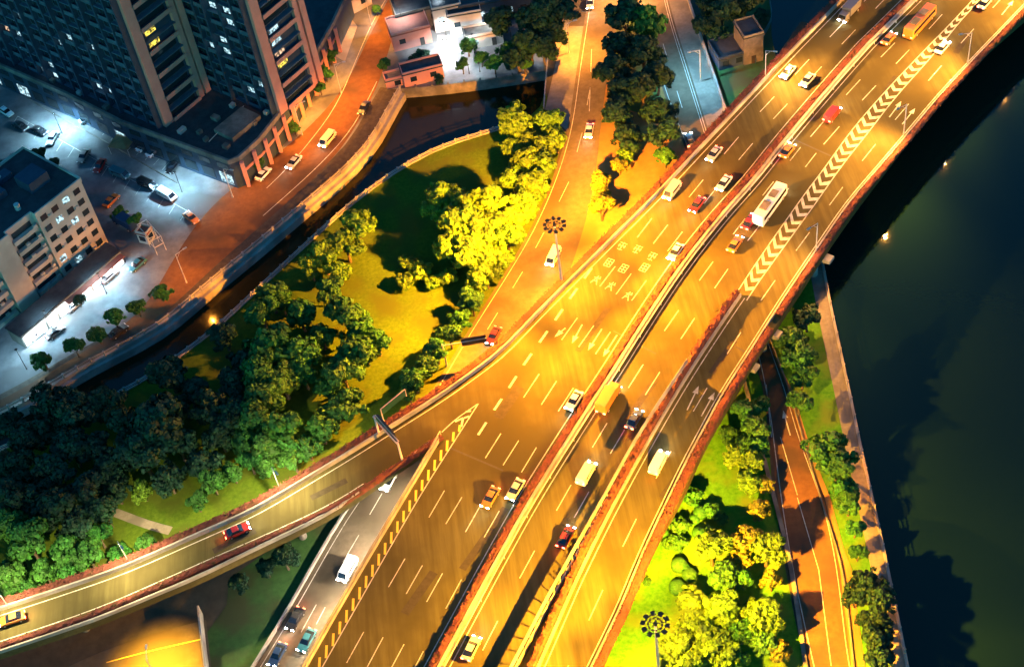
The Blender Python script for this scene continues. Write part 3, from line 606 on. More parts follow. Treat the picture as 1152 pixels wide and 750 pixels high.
# city street
for p, a, lb in (((340, 152), 20, "orange street lamp by the arcade corner and round shrub"), ((384, 105), 0, "orange street lamp at the kerb of the forecourt"), ((418, 30), -20, "orange street lamp by the small round tree near the top of the street"),
                 ((262, 222), -30, "orange street lamp at the foot of the arcade where the plaza begins"), ((210, 318), 30, "orange street lamp beside the canal wall below the scaffold")):
    street_lamp(W(*p), 0, 8.5, 2.0, R(a), lb, 34000 if p[1] < 200 else 11000, ORANGE, LAMPO, group="orange lamps of the curving street")
street_lamp(W(788, 92), 0, 9, 2.2, R(190), "cold white street lamp by the thin wall of the blue lit road", 26000, (0.25, 0.65, 1.0), LAMPC)
street_lamp(W(715, -6), 0, 9, 2.2, R(200), "street lamp at the top of the tree island", 80000, (1, .40, .10), LAMPW)
street_lamp(W(180, 768), 0, 8, 2.0, R(90), "orange lamp over the service road at the bottom edge", 160000, SODIUM, LAMPO, spot=110)
street_lamp(W(640, 60), 0, 8.5, 2.0, R(10), "street lamp on the pavement above the canal end", 70000, ORANGE, LAMPO)
def plaza_lamp(p, label, E, h=6.0, col=COLD):
    b = W(*p); root = empty("plaza_lamp", (b.x, b.y, 0)); tag(root, label, "lamp post", "cold lamps of the plaza")
    g = MB(); g.tube((0, 0, 0), (0, 0, h), .09, .06, 8); g.tube((0, 0, 0), (0, 0, .3), .16, .16, 8); g.build("pole", DARKM, root)
    g = MB(); g.tube((0, 0, h + .14), (0, 0, h + .24), .34, .16, 12); sh = g.build("lamp_shade", DARKM, root)
    g = MB(); g.tube((0, 0, h + .08), (0, 0, h + .13), .26, .26, 12); g.build("lens", LAMPC, sh)
    lamp("plaza_lamp_light", 'SPOT', (0, 0, h), E * 15, col, root, spot_size=R(155), spot_blend=.6, shadow_soft_size=.2)
for p, e, lb in (((15, 95), 3600, "plaza lamp near the curved kerb at the left border"), ((88, 128), 3600, "plaza lamp by the white parked car at the tower foot"), ((152, 152), 4500, "plaza lamp beside the brown canopy"), ((215, 185), 3200, "plaza lamp at the podium's near corner"),
                 ((205, 216), 1500, "plaza lamp beside the white van in the car park"), ((70, 150), 2200, "plaza lamp above the pair of dark parked cars"), ((120, 330), 700, "plaza lamp in front of the glowing shop strip"), ((60, 372), 500, "plaza lamp by the far end of the shop strip"), ((30, 415), 500, "plaza lamp beside the lower canal road")):
    plaza_lamp(p, lb, e)

# ================================================================== BUILDINGS
def shift(pts, o): return [(p[0] - o[0], p[1] - o[1]) for p in pts]
def part(mb, name, ms, root): return mb.build(name, ms, root)
class Facade:
    "local frame on a wall: u along, n outwards, z up"
    def __init__(s, a, b):
        s.a = Vector((a[0], a[1], 0)); d = Vector((b[0] - a[0], b[1] - a[1], 0)); s.L = d.length; s.u = d / s.L; s.n = Vector((s.u.y, -s.u.x, 0)); s.ang = math.atan2(s.u.y, s.u.x)
    def pt(s, u, n, z): return s.a + s.u * u + s.n * n + Vector((0, 0, z))
    def slab(s, mb, u0, u1, n0, n1, z0, z1): mb.box(s.pt((u0 + u1) / 2, (n0 + n1) / 2, (z0 + z1) / 2), (u1 - u0, abs(n1 - n0), z1 - z0), s.ang)
def win_mesh(w, h, ms, mull=2):
    key = ('win', w, h, ms.name)
    if key not in MATS:
        g = MB(); g.box((0, 0, 0), (w, .1, h)); MATS[key] = g.mesh("window", ms)
    return MATS[key]
def put_window(f, u, n, z, w, h, ms, root, name="window"):
    o = bpy.data.objects.new(name, win_mesh(w, h, ms)); COL.objects.link(o); o.parent = root; o.location = f.pt(u, n, z); o.rotation_euler = (0, 0, f.ang); return o

# podium with street arcade
pod = [tuple(p)[:2] for p in WP([(-70, 43), (76, 106), (139, 138), (258, 182), (268, 178), (290, 158), (322, 118), (348, 72), (373, 28), (392, -12), (340, -40), (100, -140), (-70, -100)], 8.0)]
root = empty("podium_building", (pod[3][0], pod[3][1], 0)); tag(root, "low podium block with orange lit arcade below the two towers", "building")
P = shift(pod, pod[3]); g = MB(); g.poly(P, 0, 7.6); part(g, "wall", DARKWALL, root)
g = MB(); g.poly([(p[0] * .997, p[1] * .997) for p in P], 7.62, 7.95); rf = part(g, "roof", ROOFD, root)
g = MB(); g.strip(P[:10], -0.5, 0.1, 7.5, 8.7); part(g, "parapet", CONCD, root)
g = MB(); g.strip(P[4:9], 0.2, 0.9, 7.0, 7.7) ; g.strip(P[4:9], -0.2, 0.7, 3.6, 4.3); part(g, "arcade_beam", PINKWALL, root)
col_path = resample(P[4:9], 4.2)
pm = MB(); pm.box((0, 0, 3.6), (.8, .8, 7.2)); me = pm.mesh("arcade_column", PINKWALL)
for p in [tuple(q) for q in offset(col_path, -0.65)]:
    o = bpy.data.objects.new("arcade_column", me); COL.objects.link(o); o.parent = root; o.location = (p[0], p[1], 0)
for i in (0, 1, 2):
    f = Facade(P[i], P[i + 1]); k = int(f.L / 5)
    for j in range(k):
        u = (j + .5) * f.L / k
        put_window(f, u, 0.05, 2.2, 3.6, 2.8, random.choice([GLASS, GLASS, LIT['w']]), root, "shop_window"); put_window(f, u, 0.05, 5.8, 3.2, 1.4, GLASS, root)
g = MB()
c = W(268, 142, 8) - root.location; g.box((c.x, c.y, 8.6), (9, 6, 1.1), R(45)); part(g, "roof_terrace", CONCD, root)
g = MB(); a = W(236, 162, 8) - root.location; b2 = W(275, 122, 8) - root.location; g.tube((a.x, a.y, 8.7), (b2.x, b2.y, 8.7), .09); part(g, "roof_pipe", METAL, root)

def tower(name, label, corner, adir, la, lb, floors, lits, seed):
    rr = random.Random(seed); fh = 3.1; z0 = 7.9; H = floors * fh
    c = Vector(corner); u = Vector(adir).normalized(); v = Vector((-u.y, u.x, 0))
    if v.y < 0: v = -v
    root = empty(name, (c.x, c.y, z0)); tag(root, label, "tower", "twin apartment towers")
    A = Vector((0, 0, 0)); B = u * la; D = v * lb; foot = [A, B, B + v * (lb + 8), v * (lb + 8)]
    foot2 = [tuple(p)[:2] for p in (u * 0.0, B, B + D, D)]
    g = MB(); g.poly(foot2, 0, H); part(g, "wall", DARKWALL, root)
    g = MB(); g.poly([(p[0] * 1.0, p[1] * 1.0) for p in foot2], H + .01, H + 1.1); part(g, "roof", ROOFD, root)
    fA = Facade(B, A); fB = Facade(A, D)
    # corner piers of the street side, street lamp warmth put into their colour
    for (u0, u1) in ((0.0, 2.5), (lb - 3.6, lb - 2.2), (lb - 1.6, lb)):
        g = MB(); fB.slab(g, u0, u1, 0.0, 0.9, 0, H); part(g, "corner_pier", PINKWALL, root)
    nb = int(la / 4.0); bw_ = la / nb
    for k in range(nb + 1):
        g = MB(); fA.slab(g, max(0, k * bw_ - .28), min(la, k * bw_ + .28), 0, 1.1 if k % 3 else 1.7, 0, H); part(g, "pier", DARKWALL, root)
    for fl in range(floors):
        z = fl * fh
        g = MB(); fA.slab(g, 0.02, la - .02, 0, .85, z - .14, z + .12)
        for k in range(nb):
            if (k + fl) % 2 == 0: fA.slab(g, k * bw_ + .4, (k + 1) * bw_ - .4, .7, .8, z + .12, z + .95)
        part(g, "floor_ledge", MATS["slate_ledge"], root)
        g = MB(); fB.slab(g, 2.5, lb - 3.6, 0, 1.3, z - .12, z + .14)
        if fl % 2 == 0: fB.slab(g, 2.5, lb - 3.6, 1.2, 1.3, z + .1, z + 1.0)
        part(g, "balcony", PINKWALL if fl % 2 == 0 else MATS["slate_ledge"], root)
    n = 0; rest = MB()
    for fl in range(floors):
        z = fl * fh + 1.6
        for k in range(nb):
            u_ = (k + .5) * bw_; kind = lits.get(('A', fl, k))
            if kind is None and rr.random() < 0.085: kind = 'w'
            if n < 96: put_window(fA, u_, 0.06, z, bw_ * .62, 1.7, LIT[kind] if kind else GLASS, root); n += 1
            else: fA.slab(rest, u_ - bw_ * .31, u_ + bw_ * .31, .01, .11, z - .85, z + .85)
        w2 = (lb - 6.3); kind = lits.get(('B', fl))
        (put_window(fB, 2.6 + (w2 * .3 if kind else w2 / 2), 0.06, z, w2 * (.34 if kind else .85), 1.5 if kind else 2.0, LIT[kind] if kind else GLASS, root, "balcony_door") if fl < 22 else None)
    if rest.f: o = part(rest, "upper_window", GLASS, root); o['kind'] = 'stuff'
    return root
mat("slate_ledge", (0.045, 0.08, 0.11), (0.075, 0.11, 0.15), 0.6, 0.6)
AD = W(0, 60, 8) - W(184, 142, 8); AD.z = 0; BD = W(213, 95, 8) - W(184, 142, 8)
tower("apartment_tower", "dark apartment tower at the top left corner, nearer the plaza, with yellow lit balcony", W(184, 142, 8), AD, 62, 15.0, 24,
      {('B', 6): 'y', ('B', 7): 'y', ('A', 3, 3): 'p', ('A', 3, 4): 'w', ('A', 1, 11): 'w', ('A', 5, 9): 'w', ('A', 5, 11): 'w'}, 3)
tower("apartment_tower", "dark apartment tower beside the curving street, with several white lit windows", W(313, 128, 8), AD, 25.5, 15.0, 24,
      {('B', 3): 'y', ('B', 4): 'p', ('B', 5): 'w', ('B', 6): 'w', ('A', 4, 3): 'w', ('A', 5, 3): 'w', ('A', 4, 2): 'w', ('A', 8, 3): 'w', ('A', 7, 4): 'w', ('A', 2, 5): 'w', ('A', 1, 4): 'w'}, 5)

# six storey block at the left
bl = W(121.6, 272.5, 0); bd = W(0, 372, 0) - bl; bd.z = 0; bd.normalize(); bn = Vector((bd.y, -bd.x, 0))
if bn.y < 0: bn = -bn
root = empty("residential_block", (bl.x, bl.y, 0)); tag(root, "pale six storey residential block with dark roof at the left border", "building")
H = 18.2; Lb = 46; dp = 19
segs = [(0, 12.5, 0), (12.5, 19.5, 1.2), (19.5, 24.5, 0.0), (24.5, 33, 1.4), (33, 46, 0.2)]
front = []
for a, b, r_ in segs: front += [bd * a + bn * r_, bd * b + bn * r_]
foot = [tuple(p)[:2] for p in front + [bd * Lb + bn * dp, bn * dp]]
g = MB(); g.poly(foot, 0, H); part(g, "wall", PALEWALL, root)
g = MB(); g.poly(foot, H + .01, H + .3); rf = part(g, "roof", ROOFD, root)
g = MB(); cl_ = foot + [foot[0]]; g.strip(cl_, -.12, .25, H - .2, H + .9); part(g, "roof_parapet", PALEWALL, root)
for (a, b, w, d_, h) in ((6, 8, 5, 5, 2.6), (15, 12, 7, 4, 1.6), (28, 9, 6, 6, 2.8), (22, 15, 8, 2.5, 1.0), (9, 15, 4, 2.5, 1.2)):
    p = bd * a + bn * b; g = MB(); g.box((p.x, p.y, H + h / 2 + .3), (w, d_, h), math.atan2(bd.y, bd.x)); part(g, "roof_hut", DARKWALL, root)
for a, b, r_ in segs:
    f = Facade(bd * b + bn * r_, bd * a + bn * r_); w_ = b - a
    if f.n.dot(bn) > 0: f = Facade(bd * a + bn * r_, bd * b + bn * r_)
    for fl in range(6):
        z = fl * 3.0 + 1.7
        us = [1.6, 4.6, 7.6, 10.6] if w_ > 12 else ([w_ / 2] if w_ > 6 else [])
        for k, u_ in enumerate(us):
            ms = GLASS
            if (fl, k, a) in ((5, 2, 0), (4, 1, 0), (3, 2, 0), (1, 0, 0), (0, 1, 0), (4, 1, 33), (2, 2, 33), (1, 1, 33)): ms = LIT['w']
            put_window(f, u_, 0.06, z, 1.6 if w_ > 12 else w_ * .7, 1.4, ms, root)
        if 6 < w_ < 12:
            g = MB(); f.slab(g, .4, w_ - .4, 0, 1.1, z - 1.75, z - .75); part(g, "balcony", PALEWALL, root)
ac = MB(); ac.box((0, 0, 0), (.9, .45, .65)); acm = ac.mesh("air_conditioner", METAL); ra_ = random.Random(9)
for a, b, r_ in segs:
    f = Facade(bd * b + bn * r_, bd * a + bn * r_)
    if f.n.dot(bn) > 0: f = Facade(bd * a + bn * r_, bd * b + bn * r_)
    if b - a < 6: continue
    for fl in range(6):
        for u_ in np.arange(3.1, b - a - .5, 3.0):
            if ra_.random() < .55:
                o = bpy.data.objects.new("air_conditioner", acm); COL.objects.link(o); o.parent = root; o.location = f.pt(float(u_), .25 if b - a > 8 else .9, fl * 3 + 1.3 + ra_.uniform(-.2, .3)); o.rotation_euler = (0, 0, f.ang)
for k in range(7):
    p = bd * ra_.uniform(3, 42) + bn * ra_.uniform(4, 17); g = MB(); g.tube((p.x, p.y, H + .3), (p.x, p.y, H + 1.7), .6, .6, 12); part(g, "water_tank", METAL, root)
# shop strip along the street: white lit forecourt, red awning roof
a = W(30, 392); b = W(141, 296); d = (b - a); d.z = 0; L_ = d.length; d.normalize(); nn = Vector((d.y, -d.x, 0))
root = empty("shop_strip", (a.x, a.y, 0)); tag(root, "row of shops with glowing white fronts and red awning below the block", "shop")
f = Facade((0, 0), (d.x * L_, d.y * L_))
g = MB(); f.slab(g, 0, L_, -4.5, 0, 0, 3.6); part(g, "wall", CONCD, root)
g = MB(); f.slab(g, -.2, L_ + .2, -4.7, 0.1, 3.62, 3.9); part(g, "roof", ROOFD, root)
g = MB(); f.slab(g, L_ * .42, L_ - .3, 0.12, 1.7, 3.1, 3.3); part(g, "awning", ROOFR, root)
for k in range(9):
    put_window(f, (k + .5) * L_ / 9, .06, 1.6, L_ / 9 * .8, 2.6, SHOPW, root, "shop_window")
for k in range(4):
    l = lamp("shop_light", 'AREA', f.pt((k + .5) * L_ / 4, 0.7, 2.95), 420, (.75, .92, 1), root, shape='RECTANGLE', size=L_ / 5, size_y=.6); l.rotation_euler = (R(24) , 0, f.ang)

# yard houses at the top
def house(name, c, size, ang, h, wallm, roofm, label, lit=(), door=True, cat="house", pitch=0.0):
    b = W(*c); root = empty(name, (b.x, b.y, 0), R(ang)); tag(root, label, cat)
    w, d_ = size; g = MB(); g.box((0, 0, h / 2), (w, d_, h)); part(g, "wall", wallm, root)
    g = MB()
    if pitch:
        x, y = w / 2 + .3, d_ / 2 + .3
        g.add([(-x, -y, h + .02), (x, -y, h + .02), (x, y, h + .02), (-x, y, h + .02), (-x, 0, h + pitch), (x, 0, h + pitch)], [(0, 1, 5, 4), (2, 3, 4, 5), (1, 2, 5), (3, 0, 4), (3, 2, 1, 0)])
    else: g.box((0, 0, h + .15), (w + .5, d_ + .5, .28)); 
    part(g, "roof", roofm, root)
    if not pitch:
        g = MB(); pp = [(-w / 2, -d_ / 2), (w / 2, -d_ / 2), (w / 2, d_ / 2), (-w / 2, d_ / 2), (-w / 2, -d_ / 2)]; g.strip(pp, -.12, .15, h + .3, h + .8); part(g, "roof_parapet", wallm, root)
    f = Facade((-w / 2, -d_ / 2), (w / 2, -d_ / 2)); k = max(1, int(w / 3.2))
    for j in range(k):
        u_ = (j + .5) * w / k
        if door and j == k // 2:
            g = MB(); f.slab(g, u_ - .55, u_ + .55, .01, .1, 0, 2.2); part(g, "door", DARKM, root)
        else: put_window(f, u_, .06, h * .55, 1.5, 1.3, LIT['w'] if j in lit else GLASS, root)
    f = Facade((w / 2, -d_ / 2), (w / 2, d_ / 2)); put_window(f, d_ / 2, .06, h * .55, 1.5, 1.3, GLASS, root)
    return root
house("yard_house", (462, 44), (9.5, 7), 8, 4.5, PINKWALL, ROOFR, "low pinkish house with red roof beside the orange street")
house("yard_house", (470, 22), (11, 8), 8, 5, CONCD, ROOFD, "grey flat house above the red roofed house")
house("yard_house", (502, 18), (7, 12), 4, 6.5, PALEWALL, ROOFD, "tall dark roofed house above the white lit court", lit=(0,))
house("yard_house", (524, 28), (8, 7), 0, 5.5, PALEWALL, ROOFD, "pale house right of the white lit court", lit=(1,))
house("yard_house", (556, 8), (17, 13), 0, 6, DARKWALL, ROOFD, "wide dark roofed hall behind the yard trees", lit=(1, 3))
house("yard_house", (545, 47), (9, 4), 2, 3.2, PALEWALL, CONCD, "small pale pavilion with lit front among the yard trees", lit=(0, 1))
house("garden_shed", (476, 88), (9.5, 4), 7, 3.6, PINKWALL, ROOFD, "salmon walled shed with low roof above the canal wall", door=False, cat="shed")
house("garden_shed", (447, 93), (5.5, 3), 7, 2.0, PINKWALL, CONCD, "tiny orange lit store at the canal corner", door=False, cat="shed")
patch("court", [(492, 40), (515, 40), (512, 78), (491, 78)], 0.07, CONC, "white lit paved court between the yard houses", "court")
for p, e in (((503, 46), 900), ((502, 66), 1000), ((553, 43), 500), ((575, 42), 600), ((534, 60), 500)):
    plaza_lamp(p, {503: "court lamp at the upper end of the white lit court", 502: "court lamp at the lower end of the white lit court", 553: "yard lamp by the pavilion front", 575: "yard lamp right of the pavilion near the big trees", 534: "round yard lamp in the garden left of the pavilion"}[p[0]], e, 5.5, WHITE)
for p, lb in (((528, 83), "small garden light at the canal wall, left of its pair"), ((540, 81), "small garden light at the canal wall, right of its pair"), ((600, 69), "small garden light at the right end of the yard")):
    plaza_lamp(p, lb, 60, 2.5, WHITE)
for p, e, lb in (((455, 38), 700, "wall lamp post lighting the grey roof beside the street"), ((497, 28), 500, "yard lamp by the tall dark roofed house")): plaza_lamp(p, lb, e, 7.5, WHITE)
# bright canopies at the street top
house("kiosk", (395, 8), (9, 6), 30, 4.0, PALEWALL, CONCD, "small flat kiosk at the top of the street beside the podium", door=False, cat="kiosk")
plaza_lamp((372, 18), "forecourt lamp beside the kiosk at the street top", 1500, 6, (.6, 1, .85))
patch("forecourt", [(372, 34), (388, 12), (402, 30), (388, 70), (372, 60)], 0.06, CONC, "pale paved forecourt of the podium by the street", "court")
# riverside hut
house("riverside_hut", (842, 62), (4.6, 6.5), 8, 7.5, CONCD, ROOFD, "riverside hut with a pale roof parapet frame", cat="hut")
house("riverside_shed", (818, 66), (6.5, 7), 8, 3.0, DARKWALL, ROOFD, "low dark shed left of the riverside hut", cat="shed", door=False)
g = MB(); fp = WP([(865, -40), (865, 2), (869, 25), (852, 52), (850, 72)]); g.strip(smooth(fp, 2), -.05, .05, 0, 1.5); tag(g.build("mesh_fence", mat("teal_mesh", (.05, .11, .12), (.08, .16, .17), 1, .6)), "bluish mesh fence behind the riverside hut", "fence")
# canopy tent, scaffold rack on the plaza
b = W(141, 168); root = empty("market_tent", (b.x, b.y, 0), R(-25)); tag(root, "brown square canopy tent on the plaza beside white cars", "tent")
g = MB(); g.add([(-2.6, -2.4, 2.4), (2.6, -2.4, 2.4), (2.6, 2.4, 2.4), (-2.6, 2.4, 2.4), (0, 0, 3.7)], [(0, 1, 4), (1, 2, 4), (2, 3, 4), (3, 0, 4)]); part(g, "canopy", mat("tent_cloth", (.16, .11, .05), (.24, .17, .07), .8, .8), root)
for x in (-2.5, 2.5):
    for y in (-2.3, 2.3): g = MB(); g.tube((x, y, 0), (x, y, 2.42), .05); part(g, "pole", METAL, root)
b = W(147, 157.5); root = empty("market_tent", (b.x, b.y, 0), R(-25)); tag(root, "small white canopy tent against the tower foot", "tent")
g = MB(); g.add([(-1.5, -1.4, 2.4), (1.5, -1.4, 2.4), (1.5, 1.4, 2.4), (-1.5, 1.4, 2.4), (0, 0, 3.2)], [(0, 1, 4), (1, 2, 4), (2, 3, 4), (3, 0, 4)]); part(g, "canopy", WHITEP, root)
for x in (-1.4, 1.4):
    for y in (-1.3, 1.3): g = MB(); g.tube((x, y, 0), (x, y, 2.42), .05); part(g, "pole", METAL, root)
b = W(174, 275); root = empty("scaffold_frame", (b.x, b.y, 0), R(-60)); tag(root, "pale steel scaffold frame standing between plaza and street", "scaffold")
for x in (-3.4, 0, 3.4):
    for y in (-1.1, 1.1): g = MB(); g.tube((x, y, 0), (x, y, 4.4), .08); part(g, "post", METAL, root)
for z in (2.2, 4.3):
    g = MB()
    for y in (-1.1, 1.1): g.tube((-3.4, y, z), (3.4, y, z), .09)
    for x in (-3.4, 0, 3.4): g.tube((x, -1.1, z), (x, 1.1, z), .09)
    part(g, "rail", METAL, root)
house("guard_booth", (166, 270), (2.6, 2.4), -30, 2.8, PALEWALL, ROOFR, "little guard booth with rust red roof beside the scaffold frame", cat="booth", door=False)
kb = smooth(WP([(-20, 60), (6, 84), (24, 92), (22, 104), (60, 128), (105, 152), (150, 178), (200, 206)]), 2)
wall_thing("plaza_kerb", kb, -.15, .15, 0.02, .2, CONCD, "thin curved kerb line across the pale plaza", "kerb")

# ================================================================== SIGNS
def gantry(pa, pb, h, label, sign_w):
    a = W(*pa, ZD); b = W(*pb, ZD); d = b - a; L = d.length; ang = math.atan2(d.y, d.x)
    root = empty("sign_gantry", tuple(a), ang); tag(root, label, "sign gantry")
    for x in (0, L): g = MB(); g.tube((x, 0, 0), (x, 0, h), .22, .18, 10); part(g, "post", PINKM, root)
    g = MB(); g.tube((0, -.25, h), (L, -.25, h), .12); g.tube((0, .25, h), (L, .25, h), .12); g.tube((0, 0, h - .9), (L, 0, h - .9), .1); part(g, "beam", PINKM, root)
    g = MB(); g.box((sign_w / 2 + .8, 0.42, h - .4), (sign_w, .14, 2.4)); g.box((sign_w / 2 + .8, 0.3, h + .85), (sign_w, .4, .12)); part(g, "sign_panel", DARKM, root)
    return root
gantry((427, 489), (453, 518.5), 5.6, "dark topped sign gantry spanning the exit ramp", 5.6)
a = W(424, 467, ZD + 5.6); root = empty("side_sign", (a.x + .6, a.y + 2.2, ZD), R(38)); tag(root, "thin trapezoid roadside sign frame beside the gantry's outer post", "sign")
g = MB(); g.box((3.0, 0, 3.6), (6.0, .12, 1.6)); part(g, "panel", GREENS, root)
g = MB(); g.tube((0, 0, 4.5), (6.0, 0, 4.5), .09); g.tube((0, 0, 0), (0, 0, 4.5), .1); g.tube((6.0, 0, 2.6), (6.0, 0, 4.5), .09); part(g, "frame", PINKM, root)
b = W(503, 412, 0); e = W(547, 381, 6.0); root = empty("cantilever_sign", (b.x, b.y, 0), math.atan2(e.y - b.y, e.x - b.x)); Ls = math.hypot(e.x - b.x, e.y - b.y)
tag(root, "dark cantilever sign reaching over the underpass road from the hedge trees", "sign")
g = MB(); g.tube((0, 0, 0), (0, 0, 6.6), .2, .14, 10); part(g, "post", METAL, root)
g = MB(); g.tube((0, 0, 6.2), (Ls, 0, 6.2), .1, .08); part(g, "arm", METAL, root)
g = MB(); g.box((Ls - 2.4, .16, 6.0), (4.8, .16, 2.2)); part(g, "sign_panel", DARKM, root)

# ================================================================== VEHICLES
def profile_body(w, prof, inset=0.1):
    "side profile (x, z, halfwidth) closed loops lofted across the width"
    g = MB(); n = len(prof); vs = [(x, -hw, z) for x, z, hw in prof] + [(x, hw, z) for x, z, hw in prof]
    fs = [(i, (i + 1) % n, n + (i + 1) % n, n + i) for i in range(n)] + [tuple(range(n - 1, -1, -1)), tuple(range(n, 2 * n))]
    g.add(vs, fs); return g
def bevelled(mb, name, ms, root, w=0.08):
    me = mb.mesh(name, ms); bm = bmesh.new(); bm.from_mesh(me); bmesh.ops.recalc_face_normals(bm, faces=bm.faces)
    bmesh.ops.bevel(bm, geom=list(bm.edges), offset=w, segments=2, affect='EDGES', profile=.6, clamp_overlap=True); bm.to_mesh(me); bm.free()
    o = bpy.data.objects.new(name, me); COL.objects.link(o); o.parent = root; return o
def wheels(root, xs, hw, r):
    for x in xs:
        for s in (-1, 1):
            g = MB(); g.tube((x, s * (hw - .2), r), (x, s * hw, r), r, n=14); wh = part(g, "wheel", TYRE, root)
            g = MB(); g.tube((x, s * (hw - .02), r), (x, s * (hw + .015), r), r * .6, n=10); part(g, "rim", RIM, wh)
def lights(root, xf, xr, y, zf, zr, moving, front, col=HEAD):
    for s in (-1, 1):
        g = MB(); g.box((xf, s * y, zf), (.3, .42, .2)); part(g, "headlight", col if moving else MATS['lens_off'], root)
        g = MB(); g.box((xr, s * y, zr), (.22, .42, .24)); part(g, "taillight", TAIL if moving else MATS['tail_off'], root)
mat('lens_off', (.6, .6, .6), None, 1, .2); mat('tail_off', (.25, .02, .02), None, 1, .3)
def make_car(name, moving, kind):
    root = empty(name); root.location = (0, 0, -500)
    if kind == 'car':
        b = profile_body(1, [(-2.2, .35, .86), (2.2, .35, .86), (2.27, .62, .84), (2.1, .8, .86), (1.05, .95, .88), (-1.55, 1.0, .88), (-2.2, .95, .86), (-2.28, .6, .85)]); body = bevelled(b, "body", PAINT, root, .09)
        c = profile_body(1, [(1.05, .94, .8), (.35, 1.42, .64), (-.95, 1.45, .64), (-1.75, .98, .8)]); bevelled(c, "cabin_glass", CARGLASS, root, .06)
        r_ = profile_body(1, [(.3, 1.42, .6), (.22, 1.48, .58), (-.85, 1.5, .58), (-.95, 1.44, .6)]); bevelled(r_, "roof", PAINT, root, .02)
        wheels(root, (1.4, -1.35), .88, .33); lights(root, 2.1, -2.2, .62, .68, .8, moving, True); zl, xl = .75, 2.5
    elif kind == 'van':
        b = profile_body(1, [(-2.5, .38, .92), (2.45, .38, .92), (2.55, .8, .9), (2.2, 1.1, .92), (1.5, 1.95, .84), (-2.4, 2.0, .86), (-2.55, 1.0, .92)]); bevelled(b, "body", PAINT, root, .1)
        g = MB(); g.add([(2.18, -.78, 1.16), (2.18, .78, 1.16), (1.56, .7, 1.9), (1.56, -.7, 1.9)], [(0, 1, 2, 3)]); g.box((-.2, .895, 1.45), (2.9, .03, .5)); g.box((-.2, -.895, 1.45), (2.9, .03, .5)); part(g, "window", CARGLASS, root)
        wheels(root, (1.6, -1.6), .92, .35); lights(root, 2.42, -2.5, .68, .85, 1.0, moving, True); zl, xl = .85, 2.8
    elif kind == 'bus':
        b = profile_body(1, [(-5.4, .4, 1.22), (5.4, .4, 1.22), (5.5, 1.4, 1.22), (5.25, 3.0, 1.18), (-5.3, 3.05, 1.18), (-5.5, 1.4, 1.22)]); bevelled(b, "body", PAINT, root, .15)
        g = MB(); g.box((0, 1.2, 2.0), (9.6, .08, .9)); g.box((0, -1.2, 2.0), (9.6, .08, .9)); g.box((5.36, 0, 2.0), (.2, 2.1, 1.2)); part(g, "window", CARGLASS, root)
        g = MB(); g.box((1.6, 0, 3.15), (2.0, 1.4, .25)); g.box((-2.2, 0, 3.15), (2.4, 1.5, .28)); part(g, "roof_unit", CONCD, root)
        wheels(root, (3.6, -3.2), 1.22, .48); lights(root, 5.4, -5.4, .9, .9, 1.1, moving, True); zl, xl = 1.0, 5.8
    else:
        b = profile_body(1, [(-3.4, .95, 1.1), (1.3, .95, 1.1), (1.3, 3.0, 1.1), (-3.4, 3.0, 1.1)]); bevelled(b, "cargo_box", PAINT, root, .06)
        b = profile_body(1, [(1.45, .45, 1.02), (3.3, .45, 1.02), (3.4, 1.2, 1.0), (3.0, 2.2, .95), (1.5, 2.3, .95)]); bevelled(b, "cab", PAINT, root, .1)
        g = MB(); g.add([(3.36, -.85, 1.35), (3.36, .85, 1.35), (3.1, .82, 2.1), (3.1, -.82, 2.1)], [(0, 1, 2, 3)]); part(g, "window", CARGLASS, root)
        g = MB(); g.box((-.2, 0, .75), (6.4, .9, .25)); part(g, "chassis", DARKM, root)
        wheels(root, (2.4, -2.2), 1.05, .45); lights(root, 3.35, -3.4, .75, .8, .9, moving, True); zl, xl = .9, 3.8
    if moving:
        l = lamp("headlight_beam", 'SPOT', (xl, 0, zl), 2400, (1, .82, .6), root, spot_size=R(95), spot_blend=1.0, shadow_soft_size=.3); aim(l, (1, 0, -.13))
        l = lamp("taillight_beam", 'SPOT', (-xl, 0, zl), 90, (1, .12, .04), root, spot_size=R(120), spot_blend=1.0, shadow_soft_size=.3); aim(l, (-1, 0, -.35))
    return root
PROTO = {}
def vehicle(name, kind, c, to, z, color, label, cat, group=None, moving=True, sc=1.0):
    key = (kind, moving)
    if key not in PROTO: PROTO[key] = make_car(name, moving, kind); o = PROTO[key]
    else: o = copy_tree(PROTO[key]); o.name = name
    p = W(*c, z); q = W(*to, z); a = math.atan2(q.y - p.y, q.x - p.x)
    o.location = (p.x, p.y, z + .012); o.rotation_euler = (0, 0, a); o.scale = (sc, sc, sc)
    def colr(x):
        x.color = (*color, 1)
        for ch in x.children: colr(ch)
    colr(o); tag(o, label, cat, group); return o
WH = (.75, .75, .73); SI = (.4, .41, .42); BK = (.012, .012, .014); RD = (.35, .02, .015); BL = (.02, .05, .12); GY = (.12, .12, .125); OR = (.55, .16, .02); CR = (.6, .5, .38); TQ = (.03, .14, .17)
def dn(c, s): return (c[0] - s[0], c[1] + s[1])
def up(c, s): return (c[0] + s[0], c[1] - s[1])
LC = "cars coming down the left carriageway"; RC = "cars going up the right carriageway"
